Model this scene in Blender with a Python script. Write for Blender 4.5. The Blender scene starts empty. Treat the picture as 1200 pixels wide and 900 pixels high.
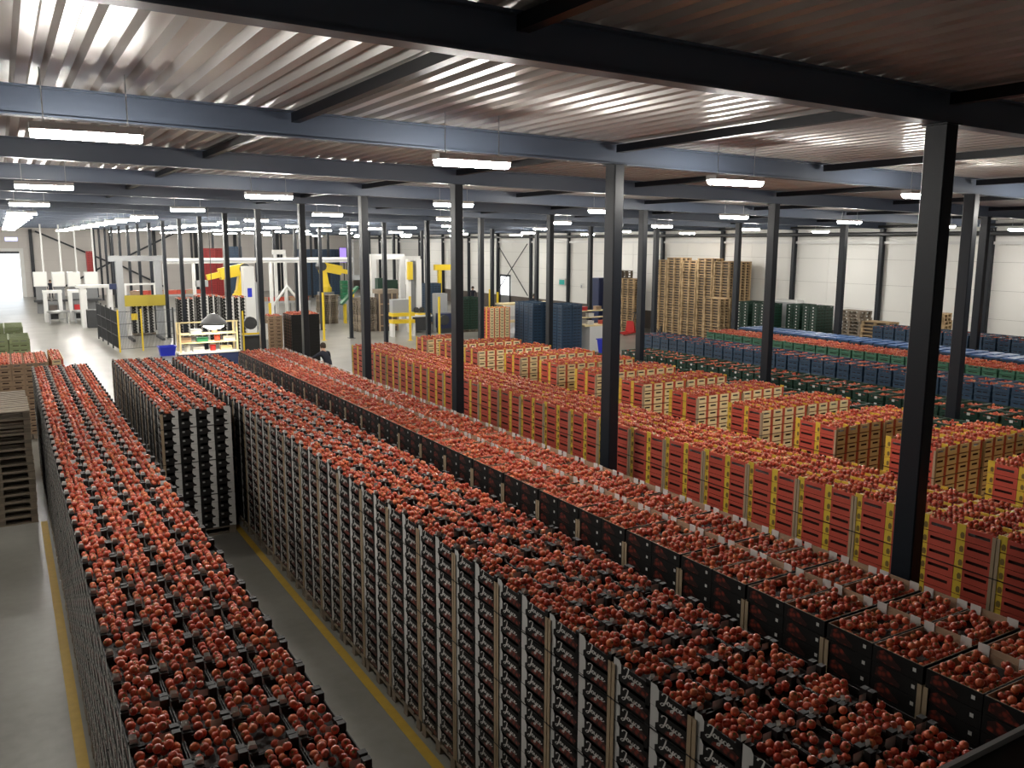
import bpy, math, random
import numpy as np
from mathutils import Vector, Matrix
random.seed(7)
rng = np.random.default_rng(7)
scene = bpy.context.scene
COL = scene.collection

# ------------------------------------------------------------------ camera, world, exposure
H = 5.28
PITCH, YAW, ROLL, FPX = 9.4, 30.7, 0.2, 1000.0
_p, _y, _r = (math.radians(a) for a in (PITCH, YAW, ROLL))
FW = Vector((math.sin(_y) * math.cos(_p), math.cos(_y) * math.cos(_p), -math.sin(_p)))
RT0 = Vector((math.cos(_y), -math.sin(_y), 0))
UP0 = RT0.cross(FW)
RT = RT0 * math.cos(_r) + UP0 * math.sin(_r)
UP = UP0 * math.cos(_r) - RT0 * math.sin(_r)
EYE = Vector((0, 0, H))
cam_data = bpy.data.cameras.new('camera')
cam_data.sensor_width = 36.0
cam_data.lens = FPX / 1200.0 * 36.0
cam_data.clip_start = 0.05
cam_data.clip_end = 400
cam = bpy.data.objects.new('camera', cam_data)
COL.objects.link(cam)
cam.matrix_world = Matrix(((RT.x, UP.x, -FW.x, 0), (RT.y, UP.y, -FW.y, 0), (RT.z, UP.z, -FW.z, H), (0, 0, 0, 1)))
scene.camera = cam
world = bpy.data.worlds.new('daylight')
scene.world = world
world.use_nodes = True
world.node_tree.nodes['Background'].inputs[0].default_value = (0.86, 0.93, 1.0, 1)
world.node_tree.nodes['Background'].inputs[1].default_value = 2.6
vs = scene.view_settings
vs.view_transform = 'Standard'
vs.look = 'None'
vs.gamma = 1.0
vs.exposure = 0.3
vs.use_curve_mapping = False
LAMP = 150.0          # emission of the fluorescent tubes

def ray(x, y):
    return RT * ((x - 600) / FPX) + UP * (-(y - 450) / FPX) + FW
def at_z(x, y, z=0.0):
    r = ray(x, y); return EYE + r * ((z - H) / r.z)
def at_Y(x, y, Y):
    r = ray(x, y); return EYE + r * (Y / r.y)
def project(p):
    d = Vector(p) - EYE
    w = d.dot(FW)
    if w < 0.1: return None
    return 600 + FPX * d.dot(RT) / w, 450 - FPX * d.dot(UP) / w, w

# ------------------------------------------------------------------ materials
MATS = {}
def mat(name, col, rough=0.6, metal=0.0, spec=0.5, noise=0.0, nscale=8.0, emit=None, estr=0.0, bump=0.0, rand=0.0, coat=0.0, bscale=None):
    m = bpy.data.materials.new(name)
    m.use_nodes = True
    nt = m.node_tree
    b = nt.nodes['Principled BSDF']
    b.inputs['Base Color'].default_value = (*col, 1)
    b.inputs['Roughness'].default_value = rough
    b.inputs['Metallic'].default_value = metal
    b.inputs['Specular IOR Level'].default_value = spec
    b.inputs['Coat Weight'].default_value = coat
    if emit:
        b.inputs['Emission Color'].default_value = (*emit, 1)
        b.inputs['Emission Strength'].default_value = estr
    if noise or bump:
        tc = nt.nodes.new('ShaderNodeTexCoord')
        nz = nt.nodes.new('ShaderNodeTexNoise')
        nz.inputs['Scale'].default_value = nscale
        nz.inputs['Detail'].default_value = 6
        nt.links.new(tc.outputs['Object'], nz.inputs['Vector'])
        if noise:
            mx = nt.nodes.new('ShaderNodeMix'); mx.data_type = 'RGBA'
            mx.inputs['A'].default_value = (*[c * (1 - noise) for c in col], 1)
            mx.inputs['B'].default_value = (*[min(1, c * (1 + noise)) for c in col], 1)
            nt.links.new(nz.outputs['Fac'], mx.inputs['Factor'])
            nt.links.new(mx.outputs['Result'], b.inputs['Base Color'])
        if bump:
            bp = nt.nodes.new('ShaderNodeBump'); bp.inputs['Strength'].default_value = bump
            bp.inputs['Distance'].default_value = 0.01
            nt.links.new(nz.outputs['Fac'], bp.inputs['Height'])
            nt.links.new(bp.outputs['Normal'], b.inputs['Normal'])
    if rand:
        oi = nt.nodes.new('ShaderNodeObjectInfo')
        hs = nt.nodes.new('ShaderNodeHueSaturation')
        mr = nt.nodes.new('ShaderNodeMapRange')
        mr.inputs['To Min'].default_value = 1 - rand; mr.inputs['To Max'].default_value = 1 + rand
        nt.links.new(oi.outputs['Random'], mr.inputs['Value'])
        nt.links.new(mr.outputs['Result'], hs.inputs['Value'])
        src = b.inputs['Base Color'].links[0].from_socket if b.inputs['Base Color'].is_linked else None
        if src: nt.links.new(src, hs.inputs['Color'])
        else: hs.inputs['Color'].default_value = (*col, 1)
        nt.links.new(hs.outputs['Color'], b.inputs['Base Color'])
    MATS[name] = m
    return m

def tomato_material():
    m = mat('tomato_skin', (0.50, 0.085, 0.04), rough=0.28, spec=0.5)
    nt = m.node_tree; b = nt.nodes['Principled BSDF']
    oi = nt.nodes.new('ShaderNodeObjectInfo')
    cr = nt.nodes.new('ShaderNodeValToRGB')
    e = cr.color_ramp.elements
    e[0].position = 0.0; e[0].color = (0.38, 0.042, 0.022, 1)
    e[1].position = 1.0; e[1].color = (0.66, 0.190, 0.075, 1)
    k = e.new(0.6); k.color = (0.54, 0.096, 0.045, 1)
    nt.links.new(oi.outputs['Random'], cr.inputs['Fac'])
    nt.links.new(cr.outputs['Color'], b.inputs['Base Color'])

def print_material():
    """black board printed with a bunch of dark red tomatoes (a voronoi field of round cells)."""
    m = mat('tomato_print', (0.02, 0.02, 0.02), rough=0.45)
    nt = m.node_tree; b = nt.nodes['Principled BSDF']
    tc = nt.nodes.new('ShaderNodeTexCoord')
    vo = nt.nodes.new('ShaderNodeTexVoronoi'); vo.inputs['Scale'].default_value = 26
    cr = nt.nodes.new('ShaderNodeValToRGB')
    e = cr.color_ramp.elements
    e[0].position = 0.0; e[0].color = (0.30, 0.050, 0.028, 1)
    e[1].position = 0.62; e[1].color = (0.035, 0.012, 0.010, 1)
    k = e.new(0.4); k.color = (0.17, 0.028, 0.018, 1)
    nt.links.new(tc.outputs['Object'], vo.inputs['Vector'])
    nt.links.new(vo.outputs['Distance'], cr.inputs['Fac'])
    nt.links.new(cr.outputs['Color'], b.inputs['Base Color'])

def floor_material():
    m = mat('concrete', (0.30, 0.29, 0.265), rough=0.32, spec=0.4)
    nt = m.node_tree; b = nt.nodes['Principled BSDF']
    tc = nt.nodes.new('ShaderNodeTexCoord')
    n1 = nt.nodes.new('ShaderNodeTexNoise'); n1.inputs['Scale'].default_value = 0.55; n1.inputs['Detail'].default_value = 8
    n2 = nt.nodes.new('ShaderNodeTexNoise'); n2.inputs['Scale'].default_value = 7; n2.inputs['Detail'].default_value = 8
    mx = nt.nodes.new('ShaderNodeMath'); mx.operation = 'MULTIPLY_ADD'; mx.inputs[1].default_value = 0.35
    cr = nt.nodes.new('ShaderNodeValToRGB')
    cr.color_ramp.elements[0].position = 0.4; cr.color_ramp.elements[0].color = (0.150, 0.144, 0.126, 1)
    cr.color_ramp.elements[1].position = 0.85; cr.color_ramp.elements[1].color = (0.245, 0.238, 0.212, 1)
    for n in (n1, n2): nt.links.new(tc.outputs['Object'], n.inputs['Vector'])
    nt.links.new(n2.outputs['Fac'], mx.inputs[0]); nt.links.new(n1.outputs['Fac'], mx.inputs[2])
    nt.links.new(mx.outputs[0], cr.inputs['Fac']); nt.links.new(cr.outputs['Color'], b.inputs['Base Color'])
    mr = nt.nodes.new('ShaderNodeMapRange'); mr.inputs['To Min'].default_value = 0.27; mr.inputs['To Max'].default_value = 0.36
    nt.links.new(n2.outputs['Fac'], mr.inputs['Value']); nt.links.new(mr.outputs['Result'], b.inputs['Roughness'])

tomato_material(); print_material(); floor_material()
mat('calyx', (0.10, 0.13, 0.03), 0.7)
mat('black_board', (0.011, 0.010, 0.0095), 0.55, spec=0.3, noise=0.25, nscale=14)
mat('white_board', (0.62, 0.61, 0.58), 0.6, noise=0.06)
mat('grey_board', (0.30, 0.295, 0.28), 0.65)
mat('white_ink', (0.66, 0.64, 0.60), 0.55)
mat('kraft', (0.36, 0.245, 0.155), 0.8, noise=0.12, nscale=10)
mat('kraft_post', (0.40, 0.30, 0.19), 0.8, noise=0.1)
mat('shaded_contents', (0.035, 0.012, 0.008), 0.9)  # crate filling coloured near black as shade behind the slots
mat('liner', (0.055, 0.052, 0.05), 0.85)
mat('tissue', (0.20, 0.20, 0.20), 0.8)
mat('red_board', (0.52, 0.075, 0.045), 0.55, noise=0.08)
mat('yellow_board', (0.72, 0.50, 0.045), 0.55)
mat('olive_ink', (0.20, 0.13, 0.03), 0.6)
mat('cream_board', (0.82, 0.68, 0.38), 0.6, noise=0.06)
mat('blue_plastic', (0.030, 0.062, 0.110), 0.45, rand=0.12)
mat('sky_plastic', (0.05, 0.13, 0.32), 0.4)
mat('green_plastic', (0.012, 0.045, 0.028), 0.45, rand=0.15)
mat('mint_plastic', (0.055, 0.17, 0.10), 0.5)
mat('scarlet_plastic', (0.30, 0.022, 0.022), 0.5)
mat('olive_plastic', (0.22, 0.26, 0.13), 0.6)
mat('pallet_wood', (0.44, 0.31, 0.17), 0.8, noise=0.3, nscale=6, rand=0.22)
mat('grey_wood', (0.25, 0.205, 0.155), 0.85, noise=0.3, nscale=6, rand=0.25)
mat('strap', (0.01, 0.01, 0.01), 0.4)
mat('steel_paint', (0.011, 0.014, 0.020), 0.42, spec=0.35)
mat('beam_paint', (0.105, 0.130, 0.180), 0.36, spec=0.5)
mat('deck_metal', (0.66, 0.63, 0.60), 0.30, metal=0.18, noise=0.10, nscale=0.6)
mat('panel_white', (0.86, 0.85, 0.81), 0.6, noise=0.03, nscale=0.5)
mat('panel_beige', (0.62, 0.585, 0.55), 0.6, noise=0.04, nscale=0.5)
mat('joint', (0.42, 0.41, 0.385), 0.7)
mat('dado', (0.11, 0.09, 0.078), 0.8, noise=0.3, nscale=3)
mat('white_paint', (0.75, 0.75, 0.73), 0.4)
mat('grey_paint', (0.36, 0.37, 0.38), 0.45)
mat('mid_grey', (0.20, 0.205, 0.21), 0.5)
mat('dark_grey', (0.04, 0.042, 0.045), 0.5)
mat('yellow_paint', (0.78, 0.56, 0.03), 0.42)
mat('line_paint', (0.42, 0.27, 0.03), 0.5, noise=0.2, nscale=9)
mat('mustard', (0.42, 0.33, 0.035), 0.5)
mat('red_paint', (0.55, 0.03, 0.03), 0.45)
mat('navy', (0.018, 0.028, 0.085), 0.45)
mat('bin_blue', (0.015, 0.03, 0.50), 0.4)
mat('steel', (0.55, 0.56, 0.57), 0.3, metal=0.9)
mat('teal_sign', (0.02, 0.42, 0.38), 0.5)
mat('skin', (0.48, 0.27, 0.18), 0.55)
mat('hair', (0.035, 0.022, 0.014), 0.7)
mat('jacket', (0.016, 0.018, 0.030), 0.85)
mat('trousers', (0.03, 0.032, 0.045), 0.85)
mat('jade', (0.02, 0.16, 0.07), 0.45)
mat('tube_glow', (1, 1, 1), 0.5, emit=(1.0, 0.965, 0.90), estr=LAMP)
mat('daylight_pane_glow', (1, 1, 1), 0.5, emit=(0.92, 0.96, 1.0), estr=1.6)  # even glow of the door pane, stands in for daylight
mat('task_glow', (1, 1, 1), 0.5, emit=(1.0, 0.93, 0.75), estr=30)
mat('sign_glow', (0.5, 0.5, 0.9), 0.5, emit=(0.55, 0.55, 1.0), estr=1.1)
mat('screen_glow', (0.3, 0.2, 0.7), 0.5, emit=(0.40, 0.27, 0.85), estr=0.7)
mat('rail_face', (0.022, 0.022, 0.024), 0.35, metal=0.4)
mat('rail_top', (0.55, 0.54, 0.53), 0.45)
mat('glass_haze', (0.8, 0.85, 0.85), 0.1)

# ------------------------------------------------------------------ mesh building
class MB:
    def __init__(s): s.v = []; s.f = []; s.m = []; s.mats = []
    def mi(s, name):
        if name not in s.mats: s.mats.append(name)
        return s.mats.index(name)
    def face(s, pts, m):
        b = len(s.v); s.v += [tuple(p) for p in pts]; s.f.append(tuple(range(b, b + len(pts)))); s.m.append(s.mi(m))
    def box(s, x0, x1, y0, y1, z0, z1, m, skip=''):
        b = len(s.v)
        s.v += [(x0, y0, z0), (x1, y0, z0), (x1, y1, z0), (x0, y1, z0), (x0, y0, z1), (x1, y0, z1), (x1, y1, z1), (x0, y1, z1)]
        F = {'b': (0, 3, 2, 1), 't': (4, 5, 6, 7), 's': (0, 1, 5, 4), 'e': (1, 2, 6, 5), 'n': (2, 3, 7, 6), 'w': (3, 0, 4, 7)}
        for k, q in F.items():
            if k not in skip: s.f.append(tuple(b + i for i in q)); s.m.append(s.mi(m))
        return s
    def bar(s, a, b_, r, m, n=6, r2=None):
        a = Vector(a); c = Vector(b_); d = (c - a).normalized()
        u = d.orthogonal().normalized(); w = d.cross(u); r2 = r if r2 is None else r2
        b = len(s.v)
        for q, rr in ((a, r), (c, r2)):
            for i in range(n):
                t = 2 * math.pi * (i + 0.5) / n
                s.v.append(tuple(q + (u * math.cos(t) + w * math.sin(t)) * rr))
        for i in range(n):
            j = (i + 1) % n
            s.f.append((b + i, b + j, b + n + j, b + n + i)); s.m.append(s.mi(m))
        s.f.append(tuple(b + i for i in reversed(range(n)))); s.m.append(s.mi(m))
        s.f.append(tuple(b + n + i for i in range(n))); s.m.append(s.mi(m))
        return s
    def beam(s, a, b_, w, h, m):
        a = Vector(a); c = Vector(b_); d = (c - a).normalized()
        up = Vector((0, 0, 1)) if abs(d.z) < 0.95 else Vector((0, 1, 0))
        u = d.cross(up).normalized() * (w / 2); v = u.cross(d).normalized() * (h / 2)
        b = len(s.v)
        for q in (a, c):
            for su, sv in ((-1, -1), (1, -1), (1, 1), (-1, 1)): s.v.append(tuple(q + u * su + v * sv))
        for q in ((0, 1, 2, 3), (7, 6, 5, 4), (0, 4, 5, 1), (1, 5, 6, 2), (2, 6, 7, 3), (3, 7, 4, 0)):
            s.f.append(tuple(b + i for i in q)); s.m.append(s.mi(m))
        return s
    def lathe(s, prof, m, n=12, c=(0, 0, 0)):
        b = len(s.v)
        for r, z in prof:
            for i in range(n):
                t = 2 * math.pi * i / n
                s.v.append((c[0] + r * math.cos(t), c[1] + r * math.sin(t), c[2] + z))
        for k in range(len(prof) - 1):
            for i in range(n):
                j = (i + 1) % n
                s.f.append((b + k * n + i, b + k * n + j, b + (k + 1) * n + j, b + (k + 1) * n + i)); s.m.append(s.mi(m))
        return s
    def mesh(s, name, smooth=False):
        me = bpy.data.meshes.new(name)
        me.from_pydata(s.v, [], s.f)
        for n in s.mats: me.materials.append(MATS[n])
        me.polygons.foreach_set('material_index', s.m)
        if smooth: me.polygons.foreach_set('use_smooth', [True] * len(s.f))
        me.update()
        return me
    def build(s, name, parent=None, loc=None, smooth=False):
        return put(s.mesh(name, smooth), name, parent, loc)
    def arrays(s):
        return s

def put(me, name, parent=None, loc=None, rz=0.0):
    o = bpy.data.objects.new(name, me)
    COL.objects.link(o)
    if parent is not None: o.parent = parent
    if loc is not None: o.location = loc
    if rz: o.rotation_euler = (0, 0, rz)
    return o
def tag(o, label, cat, group=None, kind=None):
    if label: o['label'] = label
    if cat: o['category'] = cat
    if group: o['group'] = group
    if kind: o['kind'] = kind
    return o
def empty(name, loc=(0, 0, 0), rz=0.0):
    o = bpy.data.objects.new(name, None); COL.objects.link(o)
    o.location = loc; o.rotation_euler = (0, 0, rz)
    return o
def struct(o): o['kind'] = 'structure'; return o

def merge(parts):
    out = MB()
    for p in parts:
        b = len(out.v); out.v += p.v
        for f, m in zip(p.f, p.m):
            out.f.append(tuple(i + b for i in f)); out.m.append(out.mi(p.mats[m]))
    return out

def joined(name, items, label, cat):
    """one object of kind stuff out of many placed templates. items: [(MB, (x,y,z), rz)]"""
    vs_, loops, starts, mids, mats = [], [], [], [], []
    nv = nl = 0
    cache = {}
    for t, loc, rz in items:
        if id(t) not in cache:
            cache[id(t)] = (np.array(t.v, dtype=np.float32), np.concatenate([np.array(f, dtype=np.int32) for f in t.f]),
                            np.array([len(f) for f in t.f], dtype=np.int32), t)
        V, L, N, _ = cache[id(t)]
        c, s_ = math.cos(rz), math.sin(rz)
        W = np.empty_like(V)
        W[:, 0] = V[:, 0] * c - V[:, 1] * s_ + loc[0]; W[:, 1] = V[:, 0] * s_ + V[:, 1] * c + loc[1]; W[:, 2] = V[:, 2] + loc[2]
        vs_.append(W); loops.append(L + nv); starts.append(N)
        for n in t.mats:
            if n not in mats: mats.append(n)
        lut = np.array([mats.index(n) for n in t.mats], dtype=np.int32)
        mids.append(lut[np.array(t.m, dtype=np.int32)])
        nv += len(V)
    V = np.concatenate(vs_); L = np.concatenate(loops); N = np.concatenate(starts); M = np.concatenate(mids)
    me = bpy.data.meshes.new(name)
    me.vertices.add(len(V)); me.vertices.foreach_set('co', V.ravel())
    me.loops.add(len(L)); me.loops.foreach_set('vertex_index', L)
    me.polygons.add(len(N))
    st = np.concatenate([[0], np.cumsum(N)[:-1]]).astype(np.int32)
    me.polygons.foreach_set('loop_start', st)
    me.polygons.foreach_set('material_index', M)
    me.polygons.foreach_set('use_smooth', np.zeros(len(N), dtype=bool))
    for n in mats: me.materials.append(MATS[n])
    me.update(calc_edges=True)
    me.validate()
    o = put(me, name)
    return tag(o, label, cat, None, 'stuff')

# ------------------------------------------------------------------ the hall
XL, XR, YB, YF = -13.0, 34.65, -7.0, 94.0
def beam_z(x): return 6.52 - 0.0165 * x          # underside of the roof beams, the roof falls to the right
BH = 0.30
def deck_z(x): return beam_z(x) + BH
CX = [7.73, 16.5, 25.5]
CY = [5.1 + 5.03 * k for k in range(18)]

mb = MB(); mb.face([(XL, YB, 0), (XR, YB, 0), (XR, YF, 0), (XL, YF, 0)], 'concrete')
mb.face([(XL - 8, YF, -0.01), (XR, YF, -0.01), (XR, YF + 30, -0.01), (XL - 8, YF + 30, -0.01)], 'concrete')
struct(mb.build('floor'))
for i, (x, y0, y1) in enumerate(((0.31, 4.0, 18.0), (3.42, 2.0, 15.95))):
    m = MB(); m.box(x - 0.055, x + 0.055, y0, y1, 0.0, 0.004, 'line_paint')
    tag(m.build('floor_line'), ('yellow painted floor line along the row beside the wooden pallets', 'yellow painted floor line along the foot of the lettered tray row')[i], 'floor line', None, 'structure')

# corrugated roof deck, ribs running into the depth
mb = MB(); per = 0.25; x = XL
prof = []
while x < XR:
    for dx, dz in ((0.0, 0.0), (0.10, 0.0), (0.135, 0.075), (0.215, 0.075)):
        prof.append((x + dx, dz))
    x += per
ys = [YB] + [c for c in CY if c > YB] + [YF]
for i in range(len(prof) - 1):
    (xa, da), (xb, db) = prof[i], prof[i + 1]
    if xb > XR: break
    mb.face([(xa, YB, deck_z(xa) + da), (xa, YF, deck_z(xa) + da), (xb, YF, deck_z(xb) + db), (xb, YB, deck_z(xb) + db)], 'deck_metal')
struct(mb.build('ceiling'))
# roof beams (I section) and ties
for k, cy in enumerate(CY):
    mb = MB()
    for (ya, yb, za, zb) in ((-0.085, 0.085, 0, 0.02), (-0.085, 0.085, BH - 0.02, BH), (-0.006, 0.006, 0.02, BH - 0.02)):
        v = []
        for x in (XL, XR):
            for yy, zz in ((ya, za), (yb, za), (yb, zb), (ya, zb)): v.append((x, cy + yy, beam_z(x) + zz))
        b = len(mb.v); mb.v += v
        for q in ((0, 3, 2, 1), (4, 5, 6, 7), (0, 1, 5, 4), (1, 2, 6, 5), (2, 3, 7, 6), (3, 0, 4, 7)):
            mb.f.append(tuple(b + i for i in q)); mb.m.append(mb.mi('beam_paint'))
    o = struct(mb.build('roof_beam'))
    o['label'] = 'dark blue-grey steel roof beam spanning the hall across the columns'; o['group'] = 'roof beams'
for x in (-5.0, 3.05, 7.73, 12.1, 16.5, 21.0, 25.5, 30.0):
    z = beam_z(x) + BH - 0.08
    for k in range(-1, len(CY) - 1):
        ya = CY[k] + 0.09 if k >= 0 else YB
        if k < 0: r = empty('roof_tie', (0, 0, 0)); struct(r); r['group'] = 'roof ties'; r['label'] = 'dark steel tie running into the depth under the roof'
        m = MB(); m.box(x - 0.05, x + 0.05, ya, CY[k + 1] - 0.09, z - 0.055, z + 0.05, 'steel_paint'); m.build('tie_length', r)
# columns
def column(x, y, wx=0.17, wy=0.235, top=None):
    top = top or beam_z(x)
    r = empty('steel_column', (x, y, 0))
    m = MB(); b = 0.012
    pts = [(-wx/2 + b, -wy/2), (wx/2 - b, -wy/2), (wx/2, -wy/2 + b), (wx/2, wy/2 - b), (wx/2 - b, wy/2), (-wx/2 + b, wy/2), (-wx/2, wy/2 - b), (-wx/2, -wy/2 + b)]
    for i in range(8):
        a, c = pts[i], pts[(i + 1) % 8]
        m.face([(*a, 0.02), (*c, 0.02), (*c, top - 0.012), (*a, top - 0.012)], 'steel_paint')
    m.build('shaft', r)
    m = MB(); m.box(-0.17, 0.17, -0.19, 0.19, 0, 0.02, 'steel_paint'); m.build('base_plate', r)
    m = MB(); m.box(-0.12, 0.12, -0.13, 0.13, top - 0.012, top, 'steel_paint'); m.build('head_plate', r)
    struct(r); r['label'] = 'dark grey steel column carrying the roof beams'; r['group'] = 'steel columns'
    return r
for x in CX:
    for y in CY: column(x, y)
for y in CY: column(XR - 0.14, y, 0.2, 0.2)
for y in CY: column(-8.0, y)

# right-hand wall: white panels over a dark plinth, far wall beige with a tall doorway
def panel_wall(name, axis, c, a0, a1, z0, z1, step, m, thick, holes=(), inward=-1):
    r = empty(name, (0, 0, 0)); struct(r)
    cuts = sorted({a0, a1, *[h[k] for h in holes for k in (0, 1)], *[a0 + step * k for k in range(1, int((a1 - a0) / step) + 1)]})
    for a, b_ in zip(cuts[:-1], cuts[1:]):
        if b_ - a < 0.05: continue
        z = z0
        while z < z1 - 0.05:
            zt = min(z + 1.15, z1)
            zt = next((h[3] for h in holes if h[0] < (a + b_) / 2 < h[1] and z < h[3] < zt), zt)
            if not any(h[0] < (a + b_) / 2 < h[1] and h[2] < (z + zt) / 2 < h[3] for h in holes):
                q = MB(); g = 0.006
                lo, hi = sorted((c, c - inward * thick))
                if axis == 'x': q.box(lo, hi, a + g, b_ - g, z + g, zt - g, m)
                else: q.box(a + g, b_ - g, lo, hi, z + g, zt - g, m)
                q.build('wall_panel', r)
            z = zt
    q = MB()
    lo, hi = sorted((c - inward * 0.02, c - inward * (thick + 0.05)))
    segs = [(a0, a1, z0, z1)]
    for h in holes: segs = [(a0, h[0], z0, z1), (h[1], a1, z0, z1), (h[0], h[1], h[3], z1)]
    for s_ in segs:
        if s_[1] - s_[0] < 0.01: continue
        if axis == 'x': q.box(lo, hi, s_[0], s_[1], s_[2], s_[3], 'joint')
        else: q.box(s_[0], s_[1], lo, hi, s_[2], s_[3], 'joint')
    q.build('wall_core', r)
    return r
panel_wall('wall_right', 'x', XR, YB, YF, 1.12, 6.4, 5.03, 'panel_white', 0.06, inward=-1)
m = MB(); m.box(XR - 0.04, XR + 0.1, YB, YF, 0, 1.12, 'dado'); struct(m.build('baseboard_right'))
m = MB(); m.box(XR - 0.16, XR, YB, YF, 5.28, 5.40, 'white_paint'); struct(m.build('trim_1'))
DX0, DX1, DZ = -1.4, 1.55, 4.1
panel_wall('wall_far', 'y', YF, XL, XR, 0.0, 7.2, 6.0, 'panel_beige', 0.06, holes=((DX0, DX1, -1, DZ),), inward=-1)
for i, (nm, box_) in enumerate((('wall_left', (XL - 0.1, XL, YB, YF, 0, 7.2)), ('wall_rear', (XL, XR, YB - 0.1, YB, 0, 7.2)))):
    m = MB(); m.box(*box_, 'mid_grey'); struct(m.build(nm))
# doorway frame with roller shutter box
r = empty('door_1', (0, 0, 0)); struct(r)
m = MB(); m.box(DX0 - 0.25, DX0, YF - 0.12, YF + 0.1, 0, DZ + 0.5, 'white_paint'); m.build('door_jamb', r)
m = MB(); m.box(DX1, DX1 + 0.35, YF - 0.12, YF + 0.1, 0, DZ + 0.5, 'white_paint'); m.build('door_jamb', r)
m = MB(); m.box(DX0, DX1, YF - 0.12, YF + 0.1, DZ + 0.22, DZ + 0.5, 'white_paint'); m.build('door_head', r)
m = MB(); m.box(DX0, DX1, YF - 0.06, YF + 0.1, DZ, DZ + 0.2, 'dark_grey'); m.build('shutter_box', r)
# far wall posts and bracing
def wall_strut(a, b_, w, m='steel_paint', name='trim_2'):
    q = MB(); q.beam(a, b_, w, w, m); return struct(q.build(name))
for x in (2.6, 9.5, 13.5, 17.5, 21.5, 26, 30.3): wall_strut((x, YF - 0.15, 0), (x, YF - 0.15, 6.4), 0.3)
wall_strut((3.0, YF - 0.35, 6.2), (9.3, YF - 0.35, 3.2), 0.16); wall_strut((9.3, YF - 0.35, 3.2), (4.5, YF - 0.35, 0.6), 0.16)
wall_strut((9.7, YF - 0.35, 3.2), (15.6, YF - 0.35, 6.2), 0.16); wall_strut((9.7, YF - 0.35, 3.2), (14.4, YF - 0.35, 0.6), 0.16)
# cross bracing and window on the long white wall
yb0, yb1 = CY[10] + 0.15, CY[11] - 0.15
wall_strut((XR - 0.3, yb0, 1.3), (XR - 0.3, yb1, 5.2), 0.05); wall_strut((XR - 0.36, yb0, 5.2), (XR - 0.36, yb1, 1.3), 0.05)
for z, rr in ((5.72, 0.10), (6.05, 0.06)):
    q = MB(); q.bar((XR - 0.45, YB + 0.2, z), (XR - 0.45, YF - 0.3, z), rr, 'dark_grey', 8)
    o = q.build('wall_pipe'); tag(o, ('thick dark pipe running under the roof along the white wall', 'thin dark pipe running above the thick one along the white wall')[z > 5.9], 'pipe', None, 'structure')

# ------------------------------------------------------------------ ceiling lamps
lamp_h = MB()
lamp_h.box(-0.47, 0.47, -0.10, 0.10, 0.035, 0.10, 'white_paint')
lamp_d = MB()
pr = [(-0.09, 0.035), (-0.08, 0.0), (-0.04, -0.03), (0.04, -0.03), (0.08, 0.0), (0.09, 0.035)]
for i in range(5):
    (ya, za), (yb, zb) = pr[i], pr[i + 1]
    lamp_d.face([(-0.46, ya, za), (-0.46, yb, zb), (0.46, yb, zb), (0.46, ya, za)], 'tube_glow')
lamp_d.face([(-0.46, *p) for p in reversed(pr)], 'tube_glow'); lamp_d.face([(0.46, *p) for p in pr], 'tube_glow')
LH, LD = lamp_h.mesh('lamp_housing'), lamp_d.mesh('lamp_diffuser')
lampX = [-8.0, -3.6, 0.78, 4.80, 9.0, 13.3, 17.8, 22.7, 27.6, 32.0]
lampY = [9.0, 17.8, 26.6, 35.4, 40.4, 44.6, 49.0, 53.4, 58.0, 63.0, 68.0, 73.0, 79.0, 85.0]
for iy, y in enumerate(lampY):
    for k, x in zip(range(-2, 8), lampX):
        if iy in (4, 6, 8, 10, 12) and k > 4: continue
        if iy == 0 and (k < -1 or k > 5): continue
        z = 6.24 - 0.0138 * x
        r = empty('ceiling_lamp', (x, y, z))
        where_ = ['far from the rows by the entrance side', 'beside the bare floor', 'over the narrow tray row', 'over the lettered tray row', 'over the long red crate row', 'over the separate red loads', 'over the green crates', 'over the light green trays', 'over the distant blue row', 'beside the white wall'][k + 2] if y < 30 else 'over the packing machines' if k < 5 else 'over the open floor towards the white wall'
        tag(r, 'lit white fluorescent batten lamp hanging ' + where_, 'lamp', 'lamps ' + where_)
        put(LD, 'lamp_diffuser', r); put(LH, 'lamp_housing', r)
        for sx in (-0.35, 0.35):
            q = MB(); q.bar((sx, 0, 0.10), (sx, 0, deck_z(x) - z + 0.005), 0.006, 'steel', 4); q.build('hanger', r)

# ------------------------------------------------------------------ crates and trays: templates
def ring_walls(m, w, d, z0, z1, t, mo, top_x=None, top_y=None):
    zx = top_x if top_x is not None else z1; zy = top_y if top_y is not None else z1
    m.box(-w/2, -w/2 + t, -d/2, d/2, z0, zx, mo, 'b'); m.box(w/2 - t, w/2, -d/2, d/2, z0, zx, mo, 'b')
    m.box(-w/2 + t, w/2 - t, -d/2, -d/2 + t, z0, zy, mo, 'bew'); m.box(-w/2 + t, w/2 - t, d/2 - t, d/2, z0, zy, mo, 'bew')
def wall_x(m, x0, x1, d, z0, z1, slots, mo):
    """wall in the YZ plane with hand slots cut through. slots: [(y0,y1,za,zb)] sorted by y, one row"""
    y = -d/2
    for (a, b, za, zb) in slots:
        m.box(x0, x1, y, a, z0, z1, mo); m.box(x0, x1, a, b, z0, za, mo, 'sn'); m.box(x0, x1, a, b, zb, z1, mo, 'sn'); y = b
    m.box(x0, x1, y, d/2, z0, z1, mo)
def wall_y(m, y0, y1, xa, xb, z0, z1, slots, mo):
    x = xa
    for (a, b, za, zb) in slots:
        m.box(x, a, y0, y1, z0, z1, mo); m.box(a, b, y0, y1, z0, za, mo, 'ew'); m.box(a, b, y0, y1, zb, z1, mo, 'ew'); x = b
    m.box(x, xb, y0, y1, z0, z1, mo)
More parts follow.
